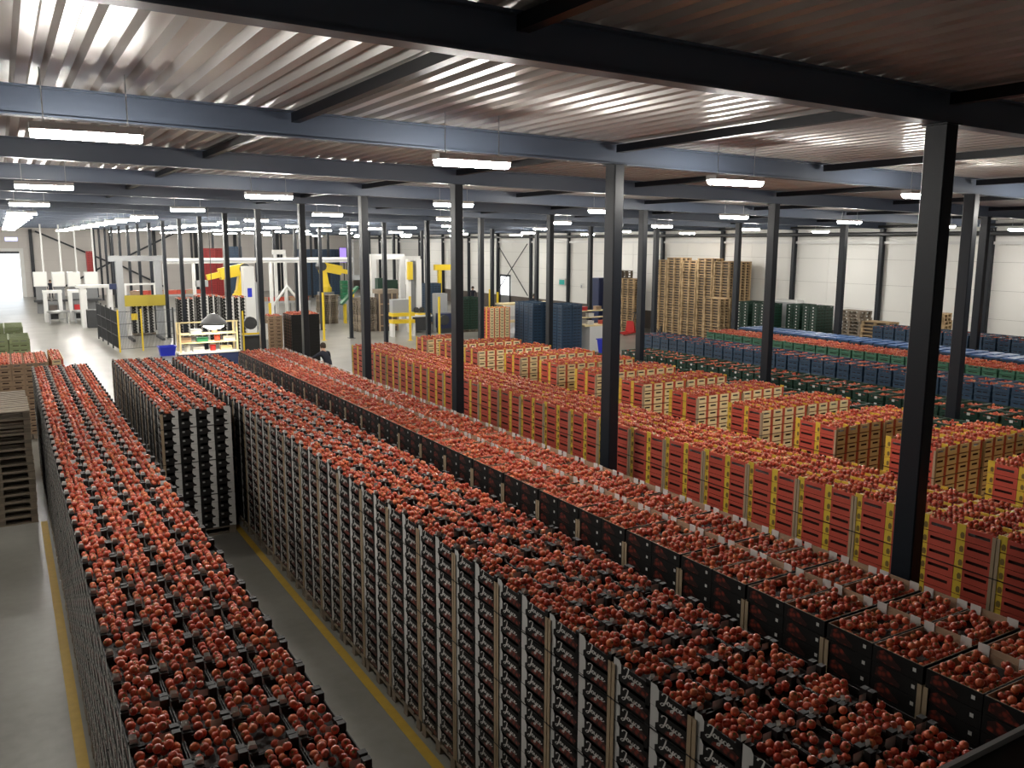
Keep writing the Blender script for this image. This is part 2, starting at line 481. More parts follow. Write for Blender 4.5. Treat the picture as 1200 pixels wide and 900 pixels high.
def liner(m, w, d, z, mo, amp=0.012, n=3, seed=1):
    rr = random.Random(seed); g = [[None] * (n + 1) for _ in range(n + 1)]
    for i in range(n + 1):
        for j in range(n + 1):
            g[i][j] = len(m.v); m.v.append((-w/2 + w * i / n, -d/2 + d * j / n, z + rr.uniform(-amp, amp)))
    for i in range(n):
        for j in range(n):
            m.f.append((g[i][j], g[i + 1][j], g[i + 1][j + 1], g[i][j + 1])); m.m.append(m.mi(mo))

# the script word on the black trays, drawn as pen strokes
STROKES = [
    [(0.10, 0.70), (0.14, 0.86), (0.28, 0.97), (0.44, 0.96), (0.40, 0.70), (0.32, 0.34), (0.22, 0.02), (0.10, -0.14), (0.01, -0.06), (0.08, 0.08), (0.30, 0.22), (0.42, 0.30)],
    [(0.52, 0.50), (0.44, 0.40), (0.44, 0.24), (0.52, 0.18), (0.60, 0.28), (0.60, 0.44), (0.52, 0.50)],
    [(0.60, 0.40), (0.70, 0.50), (0.69, 0.28), (0.75, 0.20), (0.84, 0.30), (0.90, 0.50), (0.84, 0.18), (0.75, -0.16), (0.65, -0.20), (0.66, -0.06), (0.82, 0.12), (0.96, 0.30)],
    [(1.14, 0.44), (1.07, 0.50), (0.99, 0.40), (0.98, 0.26), (1.05, 0.18), (1.14, 0.24)],
    [(1.14, 0.24), (1.26, 0.34), (1.31, 0.46), (1.25, 0.51), (1.18, 0.40), (1.18, 0.26), (1.25, 0.18), (1.36, 0.24), (1.46, 0.36)],
]
def lettering(m, put_uv, sc, wd=0.034, mo='white_ink'):
    for st in STROKES:
        n = len(st)
        L = []
        for i in range(n):
            a = st[max(0, i - 1)]; b = st[min(n - 1, i + 1)]
            dx, dy = b[0] - a[0], b[1] - a[1]; q = math.hypot(dx, dy) or 1
            k = wd * (1.25 if abs(dy) > abs(dx) else 0.75)
            L.append(((st[i][0] - dy / q * k, st[i][1] + dx / q * k), (st[i][0] + dy / q * k, st[i][1] - dx / q * k)))
        for i in range(n - 1):
            m.face([put_uv(L[i][0][0] * sc, L[i][0][1] * sc), put_uv(L[i][1][0] * sc, L[i][1][1] * sc), put_uv(L[i + 1][1][0] * sc, L[i + 1][1][1] * sc), put_uv(L[i + 1][0][0] * sc, L[i + 1][0][1] * sc)], mo)

TW, TD, TP = 0.286, 0.400, 0.1590          # lettered tray: across, along, stacking pitch
def tray_parts(top, near=True):
    w, d, t = TW, TD, 0.007
    m = MB(); ring_walls(m, w, d, 0.004, 0.128, t, 'black_board', 0.128, 0.112)
    m.box(-w/2, w/2, -d/2, d/2, 0.0, 0.004, 'black_board')
    for sx, sy in ((-1, 1), (1, 1), (-1, -1), (1, -1)):
        x0, x1 = sorted((sx * w/2, sx * (w/2 - 0.05))); y0, y1 = sorted((sy * d/2, sy * (d/2 - 0.045)))
        m.box(x0, x1, y0, y1, 0.10, 0.178 if (top and sx > 0) else 0.1575, 'black_board', 'b')
    if top: liner(m, w - 0.012, d - 0.012, 0.07, 'liner', 0.012, 3, 5)
    out = [('body', m)]
    e = 0.0012
    y1 = d/2; x = -(w/2 + e)
    p = MB()        # white die-cut panel on the long aisle side
    p.face([(x, a, z) for a, z in [(y1, 0.002), (y1 - 0.055, 0.002), (y1 - 0.055, 0.045), (y1 - 0.085, 0.062), (y1 - 0.085, 0.13), (y1 - 0.062, 0.1575), (y1, 0.1575)]], 'white_board')
    out.append(('side_panel', p))
    p = MB(); y = -(d/2 + e); x1 = w/2     # white die-cut panel on the short end
    p.face([(a, y, z) for a, z in [(x1, 0.002), (x1 - 0.105, 0.002), (x1 - 0.105, 0.030), (x1 - 0.055, 0.034), (x1 - 0.055, 0.062), (x1 - 0.082, 0.068), (x1 - 0.112, 0.11), (x1 - 0.112, 0.1575), (x1, 0.1575)]], 'white_board')
    out.append(('end_panel', p))
    p = MB(); p.face([(-w/2 + 0.045, y, 0.062), (-w/2 + 0.085, y, 0.062), (-w/2 + 0.085, y, 0.092), (-w/2 + 0.045, y, 0.092)], 'grey_board')
    out.append(('end_label', p))
    if near:
        p = MB(); lettering(p, (lambda u, v: (x, 0.100 - u, 0.050 + v * 0.56)), 0.158); out.append(('lettering', p))
        p = MB(); xq = -(w/2 + e * 0.6)    # printed tomatoes low on the black side
        p.face([(xq, 0.05, 0.012), (xq, -0.16, 0.012), (xq, -0.185, 0.05), (xq, -0.12, 0.072), (xq, -0.03, 0.055), (xq, 0.04, 0.035)], 'tomato_print')
        out.append(('printed_picture', p))
    if top:
        for sy in (1, -1):   # the turned-up white corner tabs
            p = MB(); yb_ = sy * (d/2 - 0.003)
            p.face([(-w/2 + 0.001, yb_, 0.150), (-w/2 + 0.056, yb_ - sy * 0.006, 0.150), (-w/2 + 0.048, yb_ - sy * 0.016, 0.190), (-w/2 + 0.010, yb_ - sy * 0.016, 0.196)], 'white_board')
            out.append(('corner_tab', p))
    return out

KW, KD, KP = 0.592, 0.396, 0.1262         # black picture carton
def carton_parts(top, near=True):
    w, d, t = KW, KD, 0.006
    m = MB(); ring_walls(m, w, d, 0.003, 0.1215, t, 'black_board'); m.box(-w/2, w/2, -d/2, d/2, 0, 0.003, 'black_board')
    out = [('body', m)]
    x = -w/2 - 0.0012
    p = MB(); p.face([(x, -0.148, 0.058), (x, -0.122, 0.058), (x, -0.122, 0.086), (x, -0.148, 0.086)], 'white_board')
    out.append(('label_sticker', p))
    if near:
        p = MB(); x2 = -w/2 - 0.001
        p.face([(x2, a, z) for a, z in [(0.165, 0.03), (0.16, 0.085), (0.11, 0.112), (0.055, 0.095), (0.01, 0.06), (-0.035, 0.035), (-0.03, 0.012), (0.08, 0.012)]], 'tomato_print')
        out.append(('printed_picture', p))
    if top:
        k = MB(); ring_walls(k, w - 2 * t - 0.001, d - 2 * t - 0.001, 0.004, 0.123, 0.004, 'kraft')
        k.face([(-w/2 + 0.01, -d/2 + 0.01, 0.006), (w/2 - 0.01, -d/2 + 0.01, 0.006), (w/2 - 0.01, d/2 - 0.01, 0.006), (-w/2 + 0.01, d/2 - 0.01, 0.006)], 'kraft')
        liner(k, w - 0.03, d - 0.03, 0.052, 'liner', 0.014, 3, 9)
        out.append(('kraft_lining', k))
        f = MB(); f.box(w/2 - t - 0.002, w/2 - t + 0.003, -d/2 + 0.06, d/2 - 0.06, 0.10, 0.165, 'kraft'); out.append(('raised_flap', f))
        for sy in (-1, 1):
            f = MB(); y0, y1 = sorted((sy * (d/2 - 0.012), sy * (d/2 - 0.095)))
            f.box(w/2 - t - 0.010, w/2 - t - 0.006, y0, y1, 0.095, 0.178, 'white_board'); out.append(('corner_flap', f))
    return out

RW, RD, RP = 0.288, 0.406, 0.1487         # red crate with yellow corners and cream ends
def red_parts(top, near=True, body='red_board', endm='cream_board', corner='yellow_board', ink=True):
    w, d, t, h = RW, RD, 0.008, 0.142
    m = MB(); sl = [(-0.150, 0.085, 0.064, 0.099)]
    wall_x(m, -w/2, -w/2 + t, d, 0.004, h, sl, body); wall_x(m, w/2 - t, w/2, d, 0.004, h, sl, body)
    m.box(-w/2, w/2, -d/2, d/2, 0, 0.004, body)
    m.box(-w/2 + 0.03, w/2 - 0.03, -d/2 + 0.03, d/2 - 0.03, 0.006, 0.055 if top else 0.125, 'shaded_contents', 'b')
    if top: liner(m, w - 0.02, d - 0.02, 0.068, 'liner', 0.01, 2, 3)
    out = [('body', m)]
    s2 = [(-0.088, 0.058, 0.066, 0.098)]
    for y0, y1 in ((-d/2, -d/2 + t), (d/2 - t, d/2)):
        p = MB(); wall_y(p, y0, y1, -w/2 + t, w/2 - 0.055, 0.004, h - 0.008, s2, endm); out.append(('end_panel', p))
    for y0, y1 in ((-d/2 - 0.001, -d/2 + t), (d/2 - t, d/2 + 0.001)):
        p = MB(); p.box(w/2 - 0.055, w/2 - t, y0, y1, 0.004, h, body); out.append(('end_post', p))
    e = 0.001
    for sx in (-1, 1):
        p = MB(); x0, x1 = sorted((sx * (w/2 + e), sx * (w/2 - t - 0.001))); y0, y1 = sorted((-sx * (d/2), -sx * (d/2 - 0.092)))
        p.box(x0, x1, y0, y1, 0.002, h + (0.028 if top else 0), corner); out.append(('corner_panel', p))
    if near and ink:
        p = MB(); x = -(w/2 + e + 0.0006); yc = d/2 - 0.062
        p.face([(x, yc - 0.018, 0.02), (x, yc + 0.018, 0.02), (x, yc + 0.024, 0.06), (x, yc + 0.010, 0.088), (x, yc - 0.016, 0.085), (x, yc - 0.024, 0.055)], 'olive_ink')
        out.append(('printed_ornament', p))
    return out

def plastic_parts(top, near=True, col='blue_plastic', w=0.59, d=0.405, h=0.142, label=None, lid=None):
    t = 0.012
    m = MB(); sl = [(-0.13, -0.02, 0.075, 0.10), (0.02, 0.13, 0.075, 0.10)] if near else [(-0.12, 0.12, 0.075, 0.10)]
    wall_x(m, -w/2 + 0.006, -w/2 + 0.006 + t, d - 0.012, 0.004, h, sl, col); wall_x(m, w/2 - 0.006 - t, w/2 - 0.006, d - 0.012, 0.004, h, sl, col)
    s2 = [(-w/2 + 0.1, -0.03, 0.075, 0.10), (0.03, w/2 - 0.1, 0.075, 0.10)]
    for y0, y1 in ((-d/2 + 0.006, -d/2 + 0.006 + t), (d/2 - 0.006 - t, d/2 - 0.006)): wall_y(m, y0, y1, -w/2 + 0.006, w/2 - 0.006, 0.004, h, s2, col)
    m.box(-w/2 + 0.006, w/2 - 0.006, -d/2 + 0.006, d/2 - 0.006, 0, 0.006, col)
    m.box(-w/2 + 0.04, w/2 - 0.04, -d/2 + 0.04, d/2 - 0.04, 0.008, 0.045 if top else h - 0.02, 'shaded_contents', 'b')
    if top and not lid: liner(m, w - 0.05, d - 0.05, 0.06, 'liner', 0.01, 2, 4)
    out = [('body', m)]
    r = MB()
    for z0, z1 in ((h - 0.016, h), (0.012, 0.024)):
        r.box(-w/2, -w/2 + 0.008, -d/2, d/2, z0, z1, col); r.box(w/2 - 0.008, w/2, -d/2, d/2, z0, z1, col)
        r.box(-w/2, w/2, -d/2, -d/2 + 0.008, z0, z1, col); r.box(-w/2, w/2, d/2 - 0.008, d/2, z0, z1, col)
    out.append(('rim', r))
    if label:
        p = MB(); x = -w/2 - 0.002
        p.face([(x, 0.034, 0.045), (x, -0.034, 0.045), (x, -0.034, 0.10), (x, 0.034, 0.10)], label); out.append(('label_sticker', p))
    if lid and top:
        p = MB(); p.box(-w/2 + 0.03, w/2 - 0.03, -d/2 + 0.05, d/2 - 0.05, h - 0.01, h + 0.035, lid); out.append(('lid', p))
    return out

class Kind:
    """all crates of one kind: the ones that show largest become objects, the rest one mass."""
    def __init__(s, name, parts, most=300, **kw):
        s.name, s.most = name, most; s.items = []; s.P = {}; s.M = {}
        for top in (True, False):
            p = parts(top, True, **kw); s.P[top] = p
            s.M[(top, True)] = merge([q for _, q in p]); s.M[(top, False)] = merge([q for _, q in parts(top, False, **kw)])
        s.meshes = {top: [(k, q.mesh(name + '_' + k)) for k, q in s.P[top]] for top in s.P}
    def add(s, loc, rz, top, label, group, vis=1.0, size=0.08):
        q = project((loc[0], loc[1], loc[2] + 0.1)); wgt = 0.0
        if q and -10 < q[0] < 1210 and 150 < q[1] < 915: wgt = vis * size / q[2] ** 2
        s.items.append((wgt, loc, rz, top, label, group))
    def finish(s, cat, stuff_label):
        s.items.sort(key=lambda i: -i[0])
        solo = [i for i in s.items[:s.most] if i[0] > 0]; rest = s.items[len(solo):]
        for wgt, loc, rz, top, label, group in solo:
            r = put(s.meshes[top][0][1], s.name, None, loc, rz)
            tag(r, label, cat, group)
            for k, me in s.meshes[top][1:]: put(me, k, r)
        if rest:
            it = [(s.M[(top, math.hypot(loc[0], loc[1]) < 16)], loc, rz) for wgt, loc, rz, top, label, group in rest]
            joined(s.name + '_mass', it, stuff_label, cat)

TRAY = Kind('cardboard_tray', tray_parts)
CARTON = Kind('picture_carton', carton_parts)
RED = Kind('red_crate', red_parts)
KRAFT = Kind('kraft_crate', red_parts, 80, body='kraft', endm='kraft', corner='kraft', ink=False)
BLUE = Kind('blue_crate', plastic_parts, 200, col='blue_plastic')
GREEN = Kind('dark_green_crate', plastic_parts, 150, col='green_plastic', label='white_board')
MINT = Kind('light_green_tray', plastic_parts, 60, col='mint_plastic', h=0.125)
SCAR = Kind('scarlet_crate', plastic_parts, 60, col='scarlet_plastic')
OLIVE = Kind('olive_green_crate', plastic_parts, 60, col='olive_plastic')

# ------------------------------------------------------------------ tomatoes
TOM = []            # (x,y,z,r, weight, where)
def fill(loc, rz, w, d, zbase, where, density=1.0, second=0.5, r0=0.0305, gaps=0.06):
    c, s_ = math.cos(rz), math.sin(rz)
    sp = 2 * r0 + 0.003
    nx = max(1, int((w - 0.004) / sp)); nyy = max(1, int((d - 0.004) / (sp * 0.95)))
    gx = (w - 2 * r0 - 0.004) / max(1, nx - 1); gy = (d - 2 * r0 - 0.004) / max(1, nyy - 1)
    start = len(TOM)
    hole = (random.uniform(-w/2, w/2), random.uniform(-d/2, d/2), random.choice((0, 0, 0.035, 0.06)))
    for i in range(nx):
        for j in range(nyy):
            if random.random() > density: continue
            x = -w/2 + r0 + 0.002 + gx * i + random.uniform(-0.004, 0.004); y = -d/2 + r0 + 0.002 + gy * j + random.uniform(-0.004, 0.004)
            if math.hypot(x - hole[0], y - hole[1]) < hole[2]: continue
            if where == 'tray' and abs(x) > w/2 - 0.075 and abs(y) > d/2 - 0.07: continue
            r = r0 * random.uniform(0.86, 1.04)
            z = zbase + r + random.uniform(0.0, 0.014)
            TOM.append((loc[0] + x * c - y * s_, loc[1] + x * s_ + y * c, loc[2] + z, r, where))
            if i < nx - 1 and j < nyy - 1 and random.random() < second:
                x2, y2 = x + gx / 2 + random.uniform(-0.006, 0.006), y + gy / 2 + random.uniform(-0.006, 0.006)
                r = r0 * random.uniform(0.9, 1.06)
                TOM.append((loc[0] + x2 * c - y2 * s_, loc[1] + x2 * s_ + y2 * c, loc[2] + z + r0 * 1.5, r * 0.95, where))
    if start < len(TOM) and math.hypot(loc[0], loc[1]) < 9:      # nearest trays: no tomato may sink into another
        kept = []
        for t in TOM[start:]:
            if all((t[0] - k[0]) ** 2 + (t[1] - k[1]) ** 2 + (t[2] - k[2]) ** 2 > (1.0 * (t[3] + k[3])) ** 2 for k in kept): kept.append(t)
        TOM[start:] = kept

# ------------------------------------------------------------------ stacked rows
POSTS, STRAPS, PALLETS = [], [], []
ORD = ['top', 'second', 'third', 'fourth', 'fifth', 'sixth', 'seventh', 'eighth', 'ninth', 'tenth', 'eleventh', 'twelfth', 'thirteenth', 'fourteenth', 'fifteenth', 'sixteenth', 'seventeenth', 'eighteenth']
def jit(a): return random.uniform(-a, a)
def row(kind, dims, x0, y0, nx, ny, layers, zbase, lab_top, lab_side, group, per=2, pgap=0.018, sides='wesn', vis_layers=99, where=None, fillz=0.085, dens=0.94, second=0.42, zj=0.0, keep=None, files=None):
    """stack of crates: nx across (X), ny along (Y), the outer shell only."""
    w, d, p = dims
    ptop = {}
    for j in range(ny):
        yc = y0 + (j + 0.5) * d + (j // per) * pgap
        for i in range(nx):
            xc = x0 + (i + 0.5) * w
            for L in range(layers):
                top = L == layers - 1
                w_face = i == 0 and 'w' in sides; e_face = i == nx - 1 and 'e' in sides
                s_face = j == 0 and 's' in sides; n_face = j == ny - 1 and 'n' in sides
                if not (top or w_face or e_face or s_face or n_face): continue
                k_ = 1.0 if kind is TRAY else 0.35
                loc = (xc + jit(0.002) * k_, yc + jit(0.0022) * k_, zbase + L * p)
                rz = jit(0.005) * k_
                vis = 0.0
                if top: vis = 1.0
                elif (w_face or s_face) and L >= layers - vis_layers: vis = 0.75
                elif e_face or n_face: vis = 0.0
                if keep and not keep(loc): continue
                if top: lb = lab_top + ('' if nx < 2 else ', file %s' % files[0 if i == 0 else 2 if i == nx - 1 else 1]) if files else lab_top
                else: lb = lab_side + (', %s from top' % ORD[layers - 1 - L] if layers - 1 - L < len(ORD) else '')
                kind.add(loc, rz, top, lb, lb, vis)
                if top and where:
                    fill(loc, rz, w - 0.034, d - 0.034, fillz, where, dens, second)

def pallet_under(x0, x1, y0, y1, z=0.0): PALLETS.append((x0, x1, y0, y1, z))

# row beside the wooden pallets (R1), long lettered row (R2) and the short block (RB)
PX, PY = TW + 0.008, TD + 0.008
row(TRAY, (PX, PY, TP), 0.41, 2.6, 4, 48, 14, 0.15, 'open tray of tomatoes topping the row beside the pallets', 'black and white tray in the row beside the pallets', 'r1', files=('by the bare floor', 'between the outer ones', 'along the aisle'), where='tray', sides='wesn', vis_layers=14)
row(TRAY, (PX, PY, TP), 3.53, 1.2, 4, 52, 14, 0.15, 'open black tray of tomatoes topping the lettered row', 'black tray with white lettering in the wall along the aisle', 'r2', files=('along the aisle', 'between the outer ones', 'beside the cartons'), where='tray', sides='wesn', vis_layers=14)
row(TRAY, (PX, PY, TP), 2.16, 15.55, 4, 18, 14, 0.15, 'open tray of tomatoes topping the short block', 'tray in the short block facing down the aisle', 'rb', files=('opposite the narrow row', 'in the middle', 'against the lettered row'), where='tray', sides='wesn', vis_layers=14)
for x0, ya, n in ((0.41, 2.6, 24), (3.53, 1.2, 26), (2.16, 15.55, 9)):
    for k in range(n):
        a = ya + k * (2 * PY + 0.018)
        pallet_under(x0, x0 + 4 * PX, a + 0.005, a + 2 * PY - 0.005)
        # cardboard corner posts on the visible side, strapping round the load
        for yy, hand in ((a - 0.001, 1), (a + 2 * PY + 0.001, -1)):
            if x0 > 1: POSTS.append((x0 - 0.004, yy, 0.15, 0.15 + 14 * TP - 0.05, hand, 'kraft_post', 'tray load'))
        if x0 == 2.16 and k == 0: POSTS.append((x0 + 4 * PX + 0.004, a - 0.004, 0.15, 2.34, 2, 'white_board', 'tray load'))
        for L in ((4, 8, 12) if x0 > 1 else (8,)):
            STRAPS.append((x0 - 0.009, x0 + 4 * PX + 0.009, a - 0.007, a + 2 * PY + 0.007, 0.15 + L * TP - 0.012))
# black picture cartons
QX, QY = KW + 0.006, KD + 0.007
row(CARTON, (QX, QY, KP), 5.22, 1.6, 2, 52, 18, 0.15, 'open black carton of tomatoes lined with brown board', 'black picture carton in the long carton row', 'pc', files=('beside the lettered trays', '', 'beside the columns'), where='carton', fillz=0.062, dens=0.95, second=0.42, vis_layers=3, sides='wesn')
for k in range(26):
    a = 1.6 + k * (2 * QY + 0.018)
    pallet_under(5.22, 5.22 + 2 * QX, a + 0.005, a + 2 * QY - 0.005)
    for yy, hand in ((a - 0.001, 1), (a + 2 * QY + 0.001, -1)):
        POSTS.append((5.22 - 0.004, yy, 0.15, 0.15 + 17 * KP - 0.01, hand, 'kraft_post', 'carton load'))
# red crates, first row
SX, SY = RW + 0.004, RD + 0.006
row(RED, (SX, SY, RP), 8.40, 2.9, 4, 48, 15, 0.15, 'red crate heaped with tomatoes in the long row', 'red crate with yellow corners in the long row', 'rl', files=('facing the columns', 'in the middle', 'facing the separate loads'), where='red', fillz=0.088, dens=0.97, second=0.75, vis_layers=7, sides='wesn')
for k in range(24):
    a = 2.9 + k * (2 * SY + 0.018)
    pallet_under(8.40, 8.40 + 4 * SX, a + 0.005, a + 2 * SY - 0.005)
    for yy, hand in ((a - 0.001, 1), (a + 2 * SY + 0.001, -1)):
        POSTS.append((8.40 - 0.004, yy, 0.15, 0.15 + 15 * RP - 0.02, hand, 'kraft_post', 'red crate load'))
    STRAPS.append((8.40 - 0.009, 8.40 + 4 * SX + 0.009, a - 0.007, a + 2 * SY + 0.007, 0.15 + 12 * RP - 0.008))
# red crates, separate blocks behind
for k in range(12):
    a = 5.55 + 1.63 * k
    xs = 11.33 + jit(0.05) - (0.35 if k >= 9 else 0)
    for q in range(2):
        if k == 11 and q == 1: continue
        x0 = xs + q * (4 * SX + 0.035); ya = a + jit(0.02)
        row(RED, (SX, SY, RP), x0, ya, 4, 2, 15, 0.15, 'red crate with cream ends topping a separate %s' % ('load near the long red row' if q == 0 else 'load near the green crates'), 'red crate with cream ends in a %s' % ('load near the long red row' if q == 0 else 'load near the green crates'), 'rs', where='red', fillz=0.088, dens=0.9, second=0.8, vis_layers=6)
        pallet_under(x0, x0 + 4 * SX, ya + 0.005, ya + 2 * SY - 0.005)
        STRAPS.append((x0 - 0.010, x0 + 4 * SX + 0.010, ya - 0.011, ya + 2 * SY + 0.011, 0.15 + 12 * RP - 0.008))
        POSTS.append((x0 - 0.004, ya - 0.004, 0.15, 2.34, 1, 'kraft_post', 'red crate load'))
# dark green crates either side of the second column line
GX, GY, GP = 0.60, 0.425, 0.148
row(GREEN, (GX, GY, GP), 14.55, 5.0, 2, 38, 12, 0.15, 'dark green plastic crate of tomatoes on the row before the column line', 'dark green plastic crate low in the row before the column line', 'green crates before the columns', where='green', fillz=0.05, dens=0.55, second=0.1, vis_layers=1, sides='wsn')
row(GREEN, (GX, GY, GP), 16.80, 5.0, 2, 38, 12, 0.15, 'dark green crate with a white sticker topping the row behind the columns', 'dark green crate with a white sticker behind the columns', 'green crates behind the columns', where='green', fillz=0.05, dens=0.55, second=0.1, vis_layers=2, sides='wsn')
row(BLUE, (GX, 0.43, GP), 19.80, 6.0, 2, 42, 12, 0.25, 'dark blue plastic crate topping the long row beside the green crates', 'blue crate in the long row beside the green crates', 'blue crates in the long row', where='green', fillz=0.06, dens=0.5, second=0.0, vis_layers=4, sides='wsn')
row(MINT, (GX, 0.43, 0.135), 21.55, 6.0, 2, 38, 15, 0.15, 'light green tray heaped with pale tomatoes behind the long blue row', 'light green tray lower in the row behind the long blue row', 'light green trays', where='pale', fillz=0.075, dens=0.95, second=0.7, vis_layers=1, sides='wsn')
BLID = Kind('lidded_blue_crate', plastic_parts, 60, col='blue_plastic', lid='sky_plastic')
row(BLID, (GX, 0.43, GP), 23.1, 6.0, 2, 38, 14, 0.15, 'blue plastic crate under a bright blue lid behind the light green trays', 'blue plastic crate low in the lidded row', 'lidded blue crates', vis_layers=1, sides='wsn')
row(BLUE, (GX, 0.43, GP), 26.0, 6.0, 2, 30, 15, 0.24, 'dark blue plastic crate topping the row behind the third column line', 'blue crate in the row behind the third columns', 'blue crates behind the third columns', where='green', fillz=0.06, dens=0.4, second=0.0, vis_layers=3, sides='wsn')
row(RED, (SX, SY, RP), 28.2, 8.0, 4, 16, 16, 0.15, 'red crate of tomatoes behind the distant blue row by the white wall', 'red crate low behind the distant blue row by the white wall', 'red crates by the white wall', where='red', fillz=0.088, vis_layers=1, sides='wsn')
# kraft, red and olive crates beyond the wooden pallets
row(KRAFT, (SX, SY, RP), -2.03, 25.9, 10, 6, 13, 0.15, 'brown board crate heaped with tomatoes behind the wooden pallets', 'brown board crate stacked behind the wooden pallets', 'brown crates behind the pallets', where='red', second=0.7, vis_layers=8)
row(RED, (SX, SY, RP), 0.97, 26.3, 1, 6, 13, 0.15, 'red crate of tomatoes standing next to the brown board crates', 'red crate stacked next to the brown board crates', 'red crates beside the brown ones', where='red', second=0.7, vis_layers=8)
row(OLIVE, (GX, 0.43, GP), -2.4, 31.0, 5, 5, 14, 0.15, 'olive green crate topping the pile behind the brown board crates', 'olive green crate in the pile behind the brown board crates', 'olive crates', vis_layers=4)
row(OLIVE, (GX, 0.43, GP), -2.5, 35.4, 5, 5, 14, 0.15, 'olive green crate on the farther pile behind the brown board crates', 'olive green crate in the farther pile behind the brown board crates', 'olive crates farther back', vis_layers=4)

# ------------------------------------------------------------------ pallets
def pallet_parts(wood='pallet_wood'):
    """1.2 long (X) by 0.8, 0.144 high, origin at the bottom centre"""
    P = []
    for y, w in ((-0.345, 0.11), (-0.185, 0.09), (0.0, 0.12), (0.185, 0.09), (0.345, 0.11)):
        q = MB(); q.box(-0.59, 0.59, y - w/2, y + w/2, 0.122, 0.144, wood); P.append(('top_board', q))
    for x in (-0.53, 0.0, 0.53):
        q = MB(); q.box(x - 0.06, x + 0.06, -0.4, 0.4, 0.101, 0.1215, wood); P.append(('cross_board', q))
    for y in (-0.345, 0.0, 0.345):
        q = MB(); q.box(-0.59, 0.59, y - 0.05, y + 0.05, 0.0, 0.022, wood); P.append(('bottom_board', q))
        for x in (-0.53, 0.0, 0.53):
            q = MB(); q.box(x - 0.055, x + 0.055, y - 0.05, y + 0.05, 0.0225, 0.1005, wood); P.append(('block', q))
    return P
PAL, PALG = pallet_parts('pallet_wood'), pallet_parts('grey_wood')
q = MB(); q.box(-0.47, 0.47, -0.293, -0.26, 0.023, 0.1, 'dado'); q.box(-0.47, 0.47, 0.26, 0.293, 0.023, 0.1, 'dado'); PAL.append(('opening_shade', q))  # dark slabs added inside the pallet openings to deepen their shade
PAL_ONE, PALG_ONE = merge([q for _, q in PAL]), merge([q for _, q in PALG])
PAL_ME, PALG_ME = PAL_ONE.mesh('wooden_pallet'), PALG_ONE.mesh('grey_pallet')
PALG_PARTS = [(n, q.mesh(n)) for n, q in PALG]
hid = []
seen_pal = 0
for (x0, x1, y0, y1, z) in PALLETS:
    c = ((x0 + x1) / 2, (y0 + y1) / 2, z)
    if x0 < 5:
        o = put(PALG_ME, 'load_pallet', None, c)
        tag(o, 'grey wooden pallet carrying a load of stacked cardboard trays', 'pallet', 'pallets under the tray loads')
    else: hid.append((PALG_ONE, c, 0.0))
for (kx, y0, nyy, x1, gy_) in ((14.55, 5.0, 38, 15.75, GY), (16.8, 5.0, 38, 18.0, GY), (21.55, 6.0, 38, 22.75, 0.43), (23.1, 6.0, 38, 24.3, 0.43), (28.2, 8.0, 16, 29.4, SY)):
    for k in range(nyy // 2): hid.append((PALG_ONE, ((kx + x1) / 2, y0 + (k + 0.5) * (2 * gy_ + 0.018), 0.0), 0.0))
for (kx, y0, nyy, x1) in ((19.8, 6.0, 42, 21.0), (26.0, 6.0, 30, 27.2)):
    for k in range(nyy // 2):
        t = MB(); t.box(-0.6, 0.6, -0.42, 0.42, 0.144, 0.235, 'grey_wood'); hid.append((merge([PALG_ONE, t]), ((kx + x1) / 2, y0 + (k + 0.5) * (0.86 + 0.018), 0.0), 0.0))
for (cx, cy) in [(-1.43 + 1.2 * i, 26.33 + 0.83 * j) for i in range(3) for j in range(3)] + [] + [(-1.8 + 1.2 * i, 31.45 + 0.88 * j) for i in range(3) for j in range(3)] + [(-1.9 + 1.2 * i, 35.85 + 0.88 * j) for i in range(3) for j in range(3)]:
    hid.append((PALG_ONE, (cx, cy, 0.0), 0.0))
for k in range(5):
    for n in range(30): hid.append((PAL_ONE, (33.90, 33.45 + 1.24 * k, n * 0.1445), math.pi / 2))  # unseen pallet row, added to darken the openings of the tall stacks
joined('load_pallet_mass', hid, 'wooden pallets under the crate loads and an unseen row added behind the tall stacks', 'pallet')

def pallet_stack(x, y, n, rz, label, group, wood='new', parts=False, skew=0.02, dx=0.0):
    for k in range(n):
        loc = (x + jit(skew), y + jit(skew), k * 0.1445); a = rz + jit(skew * 0.8)
        if parts:
            r = empty('wooden_pallet', loc, a)
            for nme, me in PALG_PARTS: put(me, nme, r)
        else: r = put(PAL_ME if wood == 'new' else PALG_ME, 'wooden_pallet', None, loc, a)
        tag(r, label, 'pallet', group)
# weathered pallets beside the tray row
for k in range(4):
    pallet_stack(-0.36, 18.42 + 0.86 * k + (0.02 if k else 0), 15 if k < 3 else 14, 0.0, 'weathered wooden pallet in the pile beside the narrow tray row' if k == 0 else 'weathered wooden pallet in a pile behind the first beside the tray row', 'weathered pallets first pile' if k == 0 else 'weathered pallets behind', 'old', parts=(k == 0), skew=0.012)
    pallet_stack(-1.58, 18.42 + 0.86 * k, 15, 0.0, 'weathered wooden pallet in the second line of piles by the tray row', 'weathered pallets second line', 'old', skew=0.012) if k == 0 else None
